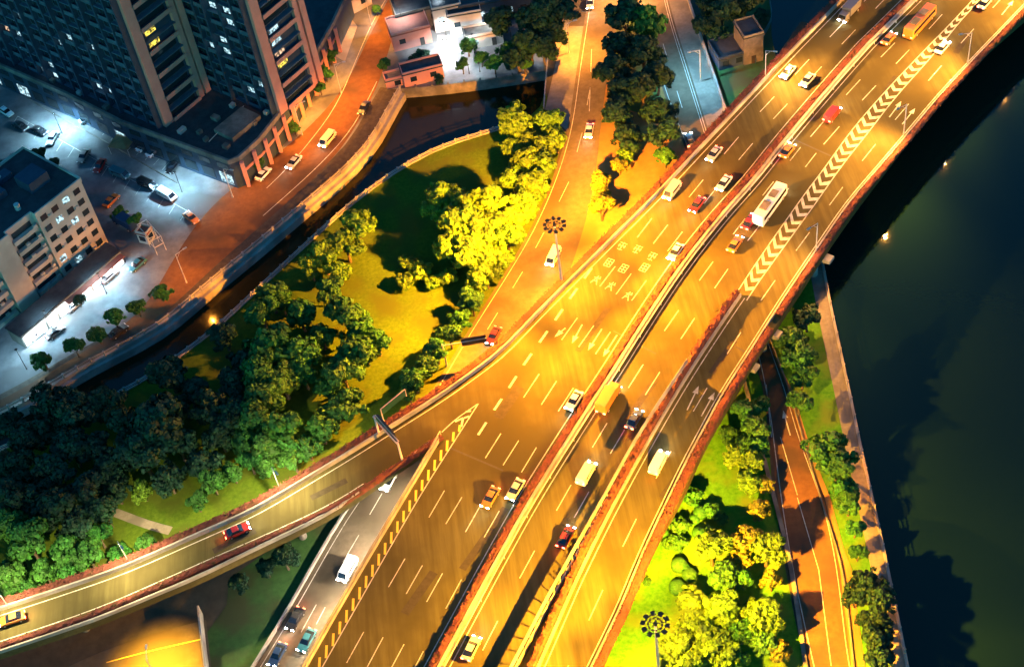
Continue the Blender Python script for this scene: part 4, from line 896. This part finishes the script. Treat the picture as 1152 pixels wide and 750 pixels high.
for nm, kd, c, s, col, lb in (
 ("car", 'car', (886, 84), (19, 23), WH, "white car with headlights on, nearest to the left edge opposite the riverside hut"),
 ("car", 'car', (908, 93), (19, 22), SI, "silver car beside the median hedge near the top of the left carriageway"),
 ("car", 'car', (803, 176), (19, 24), SI, "silver car with headlights on in the outer lane below the blue lit road"),
 ("car", 'car', (814, 209), (19, 25), WH, "white car in the lane beside the median, below the road arrows of the far carriageway"),
 ("van", 'van', (756, 218), (19, 25), CR, "cream van in the outer lane above the painted characters"),
 ("car", 'car', (784, 233), (19, 25), RD, "red car in the middle lane right of the cream van"),
 ("car", 'car', (760, 286), (18, 26), WH, "white car alone beside the median right of the painted characters"),
 ("car", 'car', (646, 453), (17, 27), WH, "white car beside the median hedge below the painted arrows"),
 ("car", 'car', (552, 562), (17, 28), OR, "orange car between two dashes in the third lane of the left carriageway"),
 ("car", 'car', (580, 553), (17, 28), CR, "cream car hugging the median hedge in the middle of the left carriageway"),
 ("truck", 'truck', (955, 18), (19, 20), GY, "grey box truck at the top edge on the left carriageway"),
): vehicle(nm, kd, c, dn(c, s), ZD, col, lb, nm, LC)
for nm, kd, c, s, col, lb in (
 ("car", 'car', (1000, 46), (19, 21), OR, "orange car beside the median barrier near the top border"),
 ("bus", 'bus', (1034, 31), (19, 21), OR, "orange bus left of the chevron strip near the top border"),
 ("car", 'car', (1060, 56), (19, 22), WH, "white car right of the chevron strip near the top"),
 ("van", 'van', (936, 132), (19, 23), RD, "red van beside the upper chevrons, left lane line behind it"),
 ("car", 'car', (886, 172), (18, 23), OR, "orange car at the dark expansion joint beside the median barrier"),
 ("bus", 'bus', (866, 236), (18, 25), WH, "white bus beside the middle chevrons"),
 ("car", 'car', (843, 252), (18, 25), RD, "red car between median barrier and white bus"),
 ("car", 'car', (827, 277), (17, 25), OR, "orange car left of the gore nose of the right ramp"),
 ("truck", 'truck', (685, 452), (16, 27), OR, "orange box truck beside the median barrier halfway down"),
 ("car", 'car', (714, 474), (16, 27), BL, "dark blue car with red tail lights beside the tall slotted fence"),
 ("van", 'van', (660, 535), (16, 28), SI, "silver van in the lower middle of the right carriageway"),
 ("car", 'car', (637, 606), (15, 28), RD, "red car close to the slotted fence near the lower end"),
 ("car", 'car', (531, 731), (14, 28), CR, "cream car at the bottom border on the right carriageway"),
 ("car", 'car', (1108, 6), (19, 21), SI, "silver car at the top right corner beside the painted arrow"),
): vehicle(nm, kd, c, up(c, s), ZD, col, lb, nm, RC)
vehicle("van", 'van', (741, 523), up((741, 523), (15, 29)), ZD, WH, "white van alone on the right ramp", "van")
vehicle("car", 'car', (268, 599), (296, 587), ZD, RD, "red car on the exit ramp between the two slim lamps", "car")
vehicle("car", 'car', (15, 698), (-12, 707), ZD, OR, "orange car on the exit ramp at the left border", "car")
UN = "vehicles on the underpass road"
vehicle("van", 'van', (392, 643), (376, 672), .1, WH, "white van on the underpass road beside the exit gore fence", "van", UN)
vehicle("car", 'car', (333, 698), (317, 727), .1, BK, "black car with bright headlights in the left lane of the underpass road", "car", UN)
vehicle("car", 'car', (313, 738), (298, 767), .1, BL, "dark blue car at the bottom border on the underpass road", "car", UN)
vehicle("car", 'car', (346, 722), (330, 751), .1, TQ, "teal car beside the exit gore fence at the bottom of the underpass road", "car", UN)
vehicle("car", 'car', (438, 543), (420, 575), .1, WH, "white car coming out from under the exit ramp", "car", UN)
vehicle("car", 'car', (663, 150), (657, 180), .1, WH, "white car between the tree rows on the upper ground road", "car", UN)
vehicle("car", 'car', (664, 6), (663, 30), .1, SI, "silver car at the top border on the upper ground road", "car", UN)
vehicle("van", 'van', (623, 292), (608, 322), .1, WH, "white van passing behind the floodlight mast", "van", UN)
vehicle("car", 'car', (556, 380), (544, 402), .1, RD, "red car by the cantilever sign just before the expressway covers the road", "car", UN)
vehicle("car", 'car', (776, 160), (771, 142), .13, GY, "grey car with red tail lights at the lower end of the blue lit road", "car")
ST = "cars on the curving street"
vehicle("car", 'car', (331, 185), (318, 200), .05, SI, "silver car with cold headlights on the curving street", "car", ST)
vehicle("van", 'van', (369, 160), (355, 177), .05, CR, "pale van beside the canal railing on the curving street", "van", ST)
vehicle("car", 'car', (297, 198), (308, 186), .05, WH, "white parked car at the arcade side kerb", "car", ST, False)
vehicle("car", 'car', (410, 124), (401, 140), .05, BK, "black car in shade by the canal railing bend", "car", ST, False)
PK = "cars parked on the plaza"
for c, to, col, kd, lb in (((24, 144), (34, 149), BK, 'car', "dark parked car, left one of the pair on the pale plaza"), ((45.6, 149), (56, 154), BK, 'car', "dark parked car, right one of the pair on the pale plaza"),
  ((100, 136), (109, 132), WH, 'car', "white car parked right at the tower foot"), ((47, 101), (52, 108), GY, 'car', "grey car parked by the curved kerb under the tower"),
  ((163, 166), (172, 158), WH, 'car', "white parked car beside the brown tent"), ((174, 172), (183, 164), WH, 'car', "white parked car next to the podium wall, right of its twin"),
  ((136, 198), (149, 203), TQ, 'van', "teal parked van in front of the brown tent"), ((167, 210), (180, 216), BK, 'van', "black parked van between the teal van and the white van"),
  ((189, 222), (200, 228), WH, 'van', "white parked van with orange lit nose"), ((216, 247), (222, 252), OR, 'car', "orange lit car standing where plaza meets street"),
  ((126, 228), (133, 221), OR, 'car', "small tan car beside the corner of the pale block"), ((142, 254), (130, 247), BL, 'truck', "blue box truck parked below the corner of the pale block"),
  ((155, 300), (147, 307), TQ, 'car', "teal car by the right end of the shop strip"), ((63, 376), (70, 371), BK, 'car', "dark car parked below the shop strip"), ((124, 313), (132, 306), GY, 'car', "grey car on the white lit shop forecourt"), ((85, 345), (92, 339), SI, 'car', "silver car midway along the white lit shop forecourt"), ((40, 380), (48, 374), WH, 'car', "white car at the lower end of the shop forecourt"), ((134, 375), (142, 369), BK, 'car', "dark car by the canal wall below the street trees")):
    vehicle("van" if kd == 'van' else ("truck" if kd == 'truck' else "car"), kd, c, to, .03, col, lb, {'car': "car", 'van': "van", 'truck': "truck"}[kd], PK, False)

# ================================================================== TREES
def leaf_mesh(seed, lumps, leaves, ms, flat=0.85, lsize=(.045, .10), core=True):
    r = np.random.default_rng(seed); vs = []; fs = []; tone = []
    def quad(c, nrm, s):
        a = np.cross(nrm, r.normal(size=3)); a /= np.linalg.norm(a) + 1e-9; b = np.cross(nrm, a); o = len(vs); k = r.uniform(.5, 1.0)
        vs.extend([tuple(c - a * s - b * s * k), tuple(c + a * s * .8 - b * s * k * .6), tuple(c + a * s + b * s * k), tuple(c - a * s * .7 + b * s * k * .8)]); fs.append((o, o + 1, o + 2, o + 3)); tone.append(min(1.5, max(.45, lt * r.uniform(.65, 1.35))))
    nl = int(r.integers(4, 7)); lobes = []
    for i in range(nl):                                        # main boughs, each its own reach and height
        t = 2 * math.pi * (i + r.uniform(-.3, .3)) / nl; q = r.uniform(.28, .6); lobes.append((np.array([math.cos(t) * q, math.sin(t) * q, r.uniform(-.2, .38)]), r.uniform(.34, .52)))
    lobes.append((np.array([r.uniform(-.15, .15), r.uniform(-.15, .15), .42]), r.uniform(.32, .45)))
    for i in range(lumps):
        lc, lr0 = lobes[i % len(lobes)]; d = r.normal(size=3); d /= np.linalg.norm(d)
        if d[2] < -.35: d[2] = -d[2]
        c = lc + d * lr0 * r.uniform(.65, 1.05); c[2] *= flat; lr = r.uniform(.09, .21); lt = r.uniform(.75, 1.2)
        for _ in range(int(leaves * (lr / .15) ** 1.3)):
            e = r.normal(size=3); e /= np.linalg.norm(e)
            if e.dot(d) < -.3: e = -e
            q = c + e * lr * r.uniform(.6, 1.25); n = e + d * .4 + r.normal(size=3) * .5; n /= np.linalg.norm(n); quad(q, n, r.uniform(*lsize))
    lt = .8
    if core:
        for lc, lr0 in lobes:
            bm = bmesh.new(); bmesh.ops.create_icosphere(bm, subdivisions=1, radius=lr0 * .72); o = len(vs); bm.verts.index_update()
            for v in bm.verts: vs.append((v.co.x + lc[0], v.co.y + lc[1], (v.co.z + lc[2]) * flat))
            for f_ in bm.faces: fs.append(tuple(v.index + o for v in f_.verts)); tone.append(.8)
            bm.free()
    me = bpy.data.meshes.new("crown"); me.from_pydata(vs, [], fs); me.materials.append(ms); me.update()
    at_ = me.attributes.new("leaf_tone", 'FLOAT', 'FACE'); at_.data.foreach_set("value", tone); return me
def trunk_mesh(seed, h):
    r = random.Random(seed); g = MB(); g.tube((0, 0, 0), (r.uniform(-.05, .05), r.uniform(-.05, .05), h * .6), .09, .06, 7)
    for k in range(4):
        a = k * 1.57 + r.uniform(-.4, .4); g.tube((0, 0, h * .5), (math.cos(a) * .42, math.sin(a) * .42, h * r.uniform(.95, 1.15)), .045, .015, 5)
    return g.mesh("trunk", BARK)
CROWN = {}
for col in FOL:
    for k in range(6): CROWN[(col, k)] = leaf_mesh(11 * k + len(col), 78 + 8 * k, 30, FOL[col], .82 + .06 * k)
BUSH = {col: [leaf_mesh(77 + k + len(col), 40, 26, FOL[col], .75, (.07, .13)) for k in range(2)] for col in FOL}
TRUNK = [trunk_mesh(k, 1.25) for k in range(3)]
NT = [0]
def tree(px, py, rpx, col, label, group, kind='tree'):
    NT[0] += 1; k = NT[0]; rr = random.Random(k * 13)
    zc = 0; sc = 5.8
    for _ in range(3):
        p = W(px, py, zc); d = (p - Vector((0, 0, CAM_H))); r = rpx / (F_PX / d.dot(_fw)); zc = r * (1.25 if kind == 'tree' else .62)
    root = empty("tree" if kind == 'tree' else "bush", (p.x, p.y, 0.03), rr.uniform(0, 6.28)); root.scale = (r, r, r * rr.uniform(.92, 1.12)); tag(root, label, "tree" if kind == 'tree' else "bush", group)
    me = CROWN[(col, k % 6)] if kind == 'tree' else BUSH[col][k % 2]
    o = bpy.data.objects.new("crown" if kind == 'tree' else "foliage", me); COL.objects.link(o); o.parent = root; o.location = (0, 0, 1.25 if kind == 'tree' else .62)
    o = bpy.data.objects.new("trunk" if kind == 'tree' else "stem", TRUNK[k % 3]); COL.objects.link(o); o.parent = root
    if kind != 'tree': o.scale = (.6, .6, .45)
    return root
GROW = {'dark trees in the unlit park': 1.32, 'trees in the middle of the dark park': 1.28, 'trees below the canal grove': 1.2, 'trees along the bright lawn\'s left edge': 1.22, "yellow trees at the lawn's upper right": 1.2, 'trees at the canal side of the park': 1.15, 'trees between riverside road and river': 1.38, 'yellow trees on the planted lawn': 1.15, 'trees between right ramp and riverside road': 1.15, 'trees lining the left of the upper ground road': 1.12, 'green trees along the ramp\'s flower hedge': 1.2}
def stand(items, col, look, where, start, group, axis, kind='tree'):
    "a stand of trees: labels count along the stand from a named end"
    items = sorted(items, key=axis)
    for i, it in enumerate(items):
        c = it[3] if len(it) > 3 else col
        lk = {'yellow': "yellow lit", 'green': "mid green", 'dark': "dark", 'orange': "golden lit"}[c]
        nm = "tree" if kind == 'tree' else "bush"
        tree(it[0], it[1], it[2] * GROW.get(group, 1.08), c, f"{lk} {look} {nm}, {ORD[i]} from {start} {where}", group, kind)
X = lambda t: t[0]; NX = lambda t: -t[0]; Y = lambda t: t[1]; NY = lambda t: -t[1]
G1 = "trees on the traffic island"
stand([(704, 22, 24), (698, 52, 22), (690, 80, 21), (702, 106, 22), (692, 131, 19), (706, 154, 18), (703, 176, 12, 'yellow')], 'dark', "broad", "along the island's left row", "the top", G1, Y)
stand([(729, 30, 22, 'green'), (724, 60, 24), (740, 86, 20), (722, 104, 20), (742, 128, 18), (748, 154, 20), (748, 176, 13, 'green')], 'dark', "broad", "along the island's right row", "the top", G1, Y)
stand([(697, 186, 11), (676.5, 206, 13), (680, 219, 10), (676, 234, 15)], 'orange', "small", "on the bare island tip", "the top", "small trees on the island tip", Y)
G2 = "big trees between yard and ground road"
stand([(628, 12, 26), (606, 26, 24), (622, 40, 18), (596, 50, 20), (582, 66, 15), (612, 58, 16)], 'dark', "tall", "beside the lit yard", "the top", G2, Y)
stand([(526, 52, 11), (572, 57, 13), (560, 24, 18, 'dark'), (556, 72, 11), (520, 74, 9), (541, 66, 9), (590, 74, 10)], 'green', "small", "inside the lit yard", "the left", "trees of the lit yard", X)
stand([(474, 66, 13), (494, 90, 7), (462, 70, 8)], 'dark', "round", "behind the salmon shed", "the left", "bushes behind the shed", X, 'bush')
G3 = "trees lining the left of the upper ground road"
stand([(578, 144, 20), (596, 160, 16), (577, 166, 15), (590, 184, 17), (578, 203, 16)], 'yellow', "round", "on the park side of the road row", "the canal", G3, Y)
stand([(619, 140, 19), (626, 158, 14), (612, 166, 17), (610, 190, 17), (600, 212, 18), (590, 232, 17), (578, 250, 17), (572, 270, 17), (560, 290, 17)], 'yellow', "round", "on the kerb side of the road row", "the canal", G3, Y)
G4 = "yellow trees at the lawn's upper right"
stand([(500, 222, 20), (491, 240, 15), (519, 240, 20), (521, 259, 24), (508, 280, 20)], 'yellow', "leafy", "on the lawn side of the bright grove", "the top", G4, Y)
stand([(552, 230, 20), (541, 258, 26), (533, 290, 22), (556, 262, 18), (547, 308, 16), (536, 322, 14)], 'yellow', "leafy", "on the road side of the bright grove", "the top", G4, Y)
stand([(474, 305, 14), (458, 297, 12), (456, 317, 12), (488, 318, 11), (505, 312, 12)], 'yellow', "low", "at the lower edge of the bright grove", "the left", "low bushes below the bright grove", X, 'bush')
G5 = "row of trees beside the underpass road"
stand([(531, 342, 15), (517, 360, 14), (506, 379, 15), (491, 395, 16), (478, 412, 16), (466, 428, 16), (460, 443, 14)], 'green', "dense", "in the row down to the ramp", "the bright grove", G5, Y)
G6 = "trees at the canal side of the park"
stand([(402, 256, 20), (389, 275, 20), (364, 290, 19), (382, 307, 14), (350, 302, 14)], 'yellow', "large", "in the grove by the canal railing", "the right", G6, NX)
stand([(305, 334, 18), (371, 330, 15), (389, 356, 20), (338, 355, 18), (294, 354, 18), (318, 342, 13), (362, 378, 15)], 'green', "bushy", "below the canal grove", "the left", "trees below the canal grove", X)
G7 = "trees along the bright lawn's left edge"
stand([(424, 384, 16), (406, 378, 18), (399, 401, 20), (386, 421, 20), (391, 450, 19), (376, 466, 18), (361, 482, 18), (346, 502, 16), (412, 398, 14), (368, 440, 13), (330, 518, 14)], 'green', "leafy", "along the bright lawn's left edge", "the top", G7, Y)
G8 = "trees in the middle of the dark park"
stand([(305, 396, 24), (338, 398, 20), (318, 428, 20), (292, 421, 21), (342, 422, 15)], 'green', "spreading", "in the upper middle of the park", "the left", G8, X)
stand([(305, 447, 20), (290, 471, 20), (316, 489, 22), (300, 504, 18), (276, 497, 16)], 'green', "spreading", "in the lower middle of the park", "the top", G8, Y)
stand([(282, 521, 15), (262, 532, 14), (300, 527, 13), (240, 545, 14), (160, 552, 14, 'yellow'), (222, 566, 12), (318, 517, 11)], 'green', "short", "near the ramp between the park lawns", "the left", "short trees near the ramp", X)
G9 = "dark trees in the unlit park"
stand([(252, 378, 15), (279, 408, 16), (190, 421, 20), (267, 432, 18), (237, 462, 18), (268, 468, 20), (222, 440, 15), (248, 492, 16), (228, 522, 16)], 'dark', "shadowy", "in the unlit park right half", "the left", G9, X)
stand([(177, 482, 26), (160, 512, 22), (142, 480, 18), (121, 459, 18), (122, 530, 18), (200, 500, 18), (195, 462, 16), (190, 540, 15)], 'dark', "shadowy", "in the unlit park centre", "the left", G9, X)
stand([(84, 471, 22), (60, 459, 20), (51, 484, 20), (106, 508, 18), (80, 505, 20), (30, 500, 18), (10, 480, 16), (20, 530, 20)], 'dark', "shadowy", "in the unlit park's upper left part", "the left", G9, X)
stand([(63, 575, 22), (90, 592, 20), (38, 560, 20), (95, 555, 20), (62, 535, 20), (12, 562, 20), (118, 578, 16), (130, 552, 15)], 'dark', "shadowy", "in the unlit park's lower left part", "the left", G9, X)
G10 = "green trees along the ramp's flower hedge"
stand([(76, 617, 20), (99, 626, 18), (50, 643, 16), (13, 648, 18), (84, 644, 14), (10, 668, 12), (132, 623, 12), (162, 612, 12), (33, 612, 22), (14, 595, 20), (36, 664, 10), (112, 604, 14), (146, 640, 9), (60, 662, 8)], 'green', "leafy", "beside the ramp's flower hedge", "the left border", G10, X)
stand([(320, 628, 17), (300, 640, 12), (270, 655, 13)], 'dark', "shaded", "under the exit ramp's inner side", "the left", "trees under the exit ramp", X)
G11 = "yellow trees on the planted lawn"
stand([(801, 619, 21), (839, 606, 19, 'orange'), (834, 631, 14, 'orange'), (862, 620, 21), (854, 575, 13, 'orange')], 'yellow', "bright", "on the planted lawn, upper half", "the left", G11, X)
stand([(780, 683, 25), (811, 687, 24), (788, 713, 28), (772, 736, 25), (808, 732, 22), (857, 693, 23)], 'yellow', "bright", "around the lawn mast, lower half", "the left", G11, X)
stand([(815, 652, 18), (836, 652, 14), (868, 655, 13, 'orange'), (857, 722, 18), (880, 734, 14, 'orange'), (835, 712, 17), (830, 740, 16)], 'green', "low", "between the bright lawn trees", "the left", "green trees between the bright ones", X)
stand([(764, 592, 13), (762, 612, 13), (778, 560, 13), (800, 575, 11), (770, 640, 8), (728, 655, 6), (798, 598, 9), (752, 612, 8), (812, 585, 9)], 'green', "low", "over the planted lawn", "the left", "bushes on the planted lawn", X, 'bush')
stand([(840, 468, 15), (850, 486, 15), (851, 503, 15), (846, 524, 14, 'yellow'), (842, 545, 14, 'yellow'), (838, 500, 14), (826, 512, 13, 'yellow'), (860, 545, 11, 'orange'), (855, 455, 11), (822, 488, 12)], 'green', "leafy", "down the right ramp's hedge and road", "the top", "trees between right ramp and riverside road", Y)
G12 = "trees between riverside road and river"
stand([(908, 358, 13, 'dark'), (890, 384, 16), (900, 405, 16), (903, 425, 12), (899, 454, 12)], 'green', "leafy", "between pier and shaded walkway", "the top", G12, Y)
stand([(932, 505, 21), (940, 525, 18), (948, 552, 14), (955, 568, 12), (962, 596, 9), (965, 622, 9)], 'green', "leafy", "in the middle of the river bank row", "the top", G12, Y)
stand([(962, 672, 12), (975, 657, 15), (990, 674, 15), (986, 699, 16), (988, 723, 15), (991, 746, 14)], 'dark', "leafy", "at the lower end of the river bank row", "the top", G12, Y)
G13 = "small trees on the plaza"
stand([(180, 328, 12), (154, 346, 11), (129, 358, 12), (109, 376, 12), (84, 391, 12), (48, 405, 12), (88, 337, 9, 'dark')], 'green', "small round", "in the row by the shop strip", "the right", G13, NX)
stand([(134, 240, 9), (152, 249, 9), (20, 178, 11, 'dark'), (44, 176, 10, 'dark'), (8, 190, 10, 'dark'), (30, 192, 9, 'dark'), (62, 186, 8, 'dark')], 'green', "small", "around the pale block's roof side", "the left", "trees beside the pale block", X)
stand([(376, 46, 9), (371, 64, 9), (366, 84, 8), (432, 74, 8), (423, 11, 6), (331, 145, 8), (289, 184, 9), (360, 100, 7)], 'green', "round", "along the curving street", "the left", "street trees of the curving street", X)
stand([(813, 14, 20), (796, 6, 16), (790, 30, 14), (838, 8, 16), (808, 38, 12), (856, 20, 10)], 'dark', "shadowy", "around the riverside hut", "the left", "dark trees by the riverside hut", X)
# clipped round shrubs on the planted lawn
tm = bpy.data.meshes.new("foliage"); bm = bmesh.new(); bmesh.ops.create_icosphere(bm, subdivisions=4, radius=1)
for v in bm.verts: v.co *= 1 + random.uniform(-.03, .03)
for v in bm.verts: v.co.z = max(v.co.z * .85, -.75)
bm.to_mesh(tm); bm.free(); tm.materials.append(FOL['green']); tm.attributes.new("leaf_tone", 'FLOAT', 'FACE').data.foreach_set("value", [random.uniform(.8, 1.2) for _ in tm.polygons])
tl = [(788, 577, 9), (781, 585, 7), (757, 589, 6), (764, 636, 10), (776, 647, 9), (762, 661, 10), (747, 600, 6), (786, 600, 8)]
for i, (x, y, r) in enumerate(sorted(tl, key=Y)):
    rw = r / 6.9; p = W(x, y, rw * .6); root = empty("round_shrub", (p.x, p.y, 0.05)); root.scale = (rw,) * 3
    tag(root, f"clipped dome shrub, {ORD[i]} from the top among those on the bright lawn", "shrub", "clipped round shrubs")
    o = bpy.data.objects.new("foliage", tm); COL.objects.link(o); o.parent = root; o.location = (0, 0, .7)
    g = MB(); g.tube((0, 0, 0), (0, 0, .3), .12); part(g, "stem", BARK, root)
# footpath in the dark park
g = MB(); g.strip(smooth(WP([(118, 572), (140, 580), (165, 590), (192, 597)]), 2), -.9, .9, .06); struct(g, "footpath", WALK, "short pale footpath in the park beside the ramp", "path")

# unseen fill lamps added below the deck edge to brighten the underpass road
for p, lb in (((470, 560), "added fill lamp under the deck edge nearest to the exit ramp"), ((435, 622), "added fill lamp under the deck edge beside the white van"), ((398, 690), "added fill lamp under the deck edge near the bottom border")):
    b = W(*p, 5.9); root = empty("underdeck_fill_lamp", tuple(b)); tag(root, lb, "lamp", "added fill lamps under the deck edge")
    g = MB(); g.box((0, 0, .14), (.9, .4, .2)); part(g, "housing", DARKM, root); g = MB(); g.box((0, 0, .02), (.75, .3, .03)); part(g, "lens", LAMPW, root)
    l = lamp("underdeck_fill", 'SPOT', (0, 0, -.1), 13000, (1, .80, .55), root, spot_size=R(150), spot_blend=.9, shadow_soft_size=.2); aim(l, (-.9, .2, -1))

# columns under the exit ramp
for (x, y), lb in (((330, 575), "ramp column nearest the underpass road"), ((200, 628), "ramp column in the middle of the exit ramp"), ((80, 680), "ramp column by the left border")):
    b = W(x, y, ZD); root = empty("bridge_pier", (b.x, b.y, 0)); tag(root, lb, "bridge pier", "piers under the exit ramp")
    g = MB(); g.tube((0, 0, -.5), (0, 0, 5.4), .75, n=16); part(g, "column", CONCD, root)
    g = MB(); g.tube((0, 0, 5.4), (0, 0, 6.38), .8, 1.7, 16); part(g, "column_head", CONCD, root)
# roof plant on the podium and the yard hall, parking bays on the plaza
pd = bpy.data.objects["podium_building"]; ru_ = random.Random(4)
for px, py in ((225, 150), (232, 158), (243, 134), (250, 150), (255, 166), (262, 120), (205, 148), (286, 140), (300, 128), (120, 122), (90, 106), (60, 92)):
    p = W(px, py, 8) - Vector(pd.location); g = MB(); w_ = ru_.uniform(1.0, 2.2); g.box((p.x, p.y, 7.95 + .45), (w_, ru_.uniform(.8, 1.5), .9), R(ru_.choice([-42, 48]))); part(g, "roof_unit", ru_.choice([METAL, CONCD]), pd)
mp = MB()
for k in range(16):
    t = k / 15; a = (20 + 190 * t, 131 + 106 * t); b2 = (a[0] - 7, a[1] + 11); bar(mp, a, b2, .12, .035, 0)
for k in range(11):
    t = k / 10; a = (96 + 96 * t, 141 + 56 * t); bar(mp, a, (a[0] + 8, a[1] - 9), .12, .035, 0)
bar(mp, (20, 131), (210, 237), .12, .035, 0)
tag(mp.build("bay_marking", WHITEP, bpy.data.objects["plaza"]), kind='structure')
for c, to, col, lb in (((60, 158), (56, 165), SI, "silver parked car right of the dark pair"), ((95, 178), (90, 186), GY, "grey parked car alone in the middle of the car park"), ((113, 189), (108, 197), RD, "dull red parked car left of the teal van"), ((8, 128), (14, 132), WH, "white parked car at the plaza's left border"), ((196, 190), (188, 199), BK, "black parked car near the podium's shop windows")):
    vehicle("car", 'car', c, to, .03, col, lb, "car", PK, False)
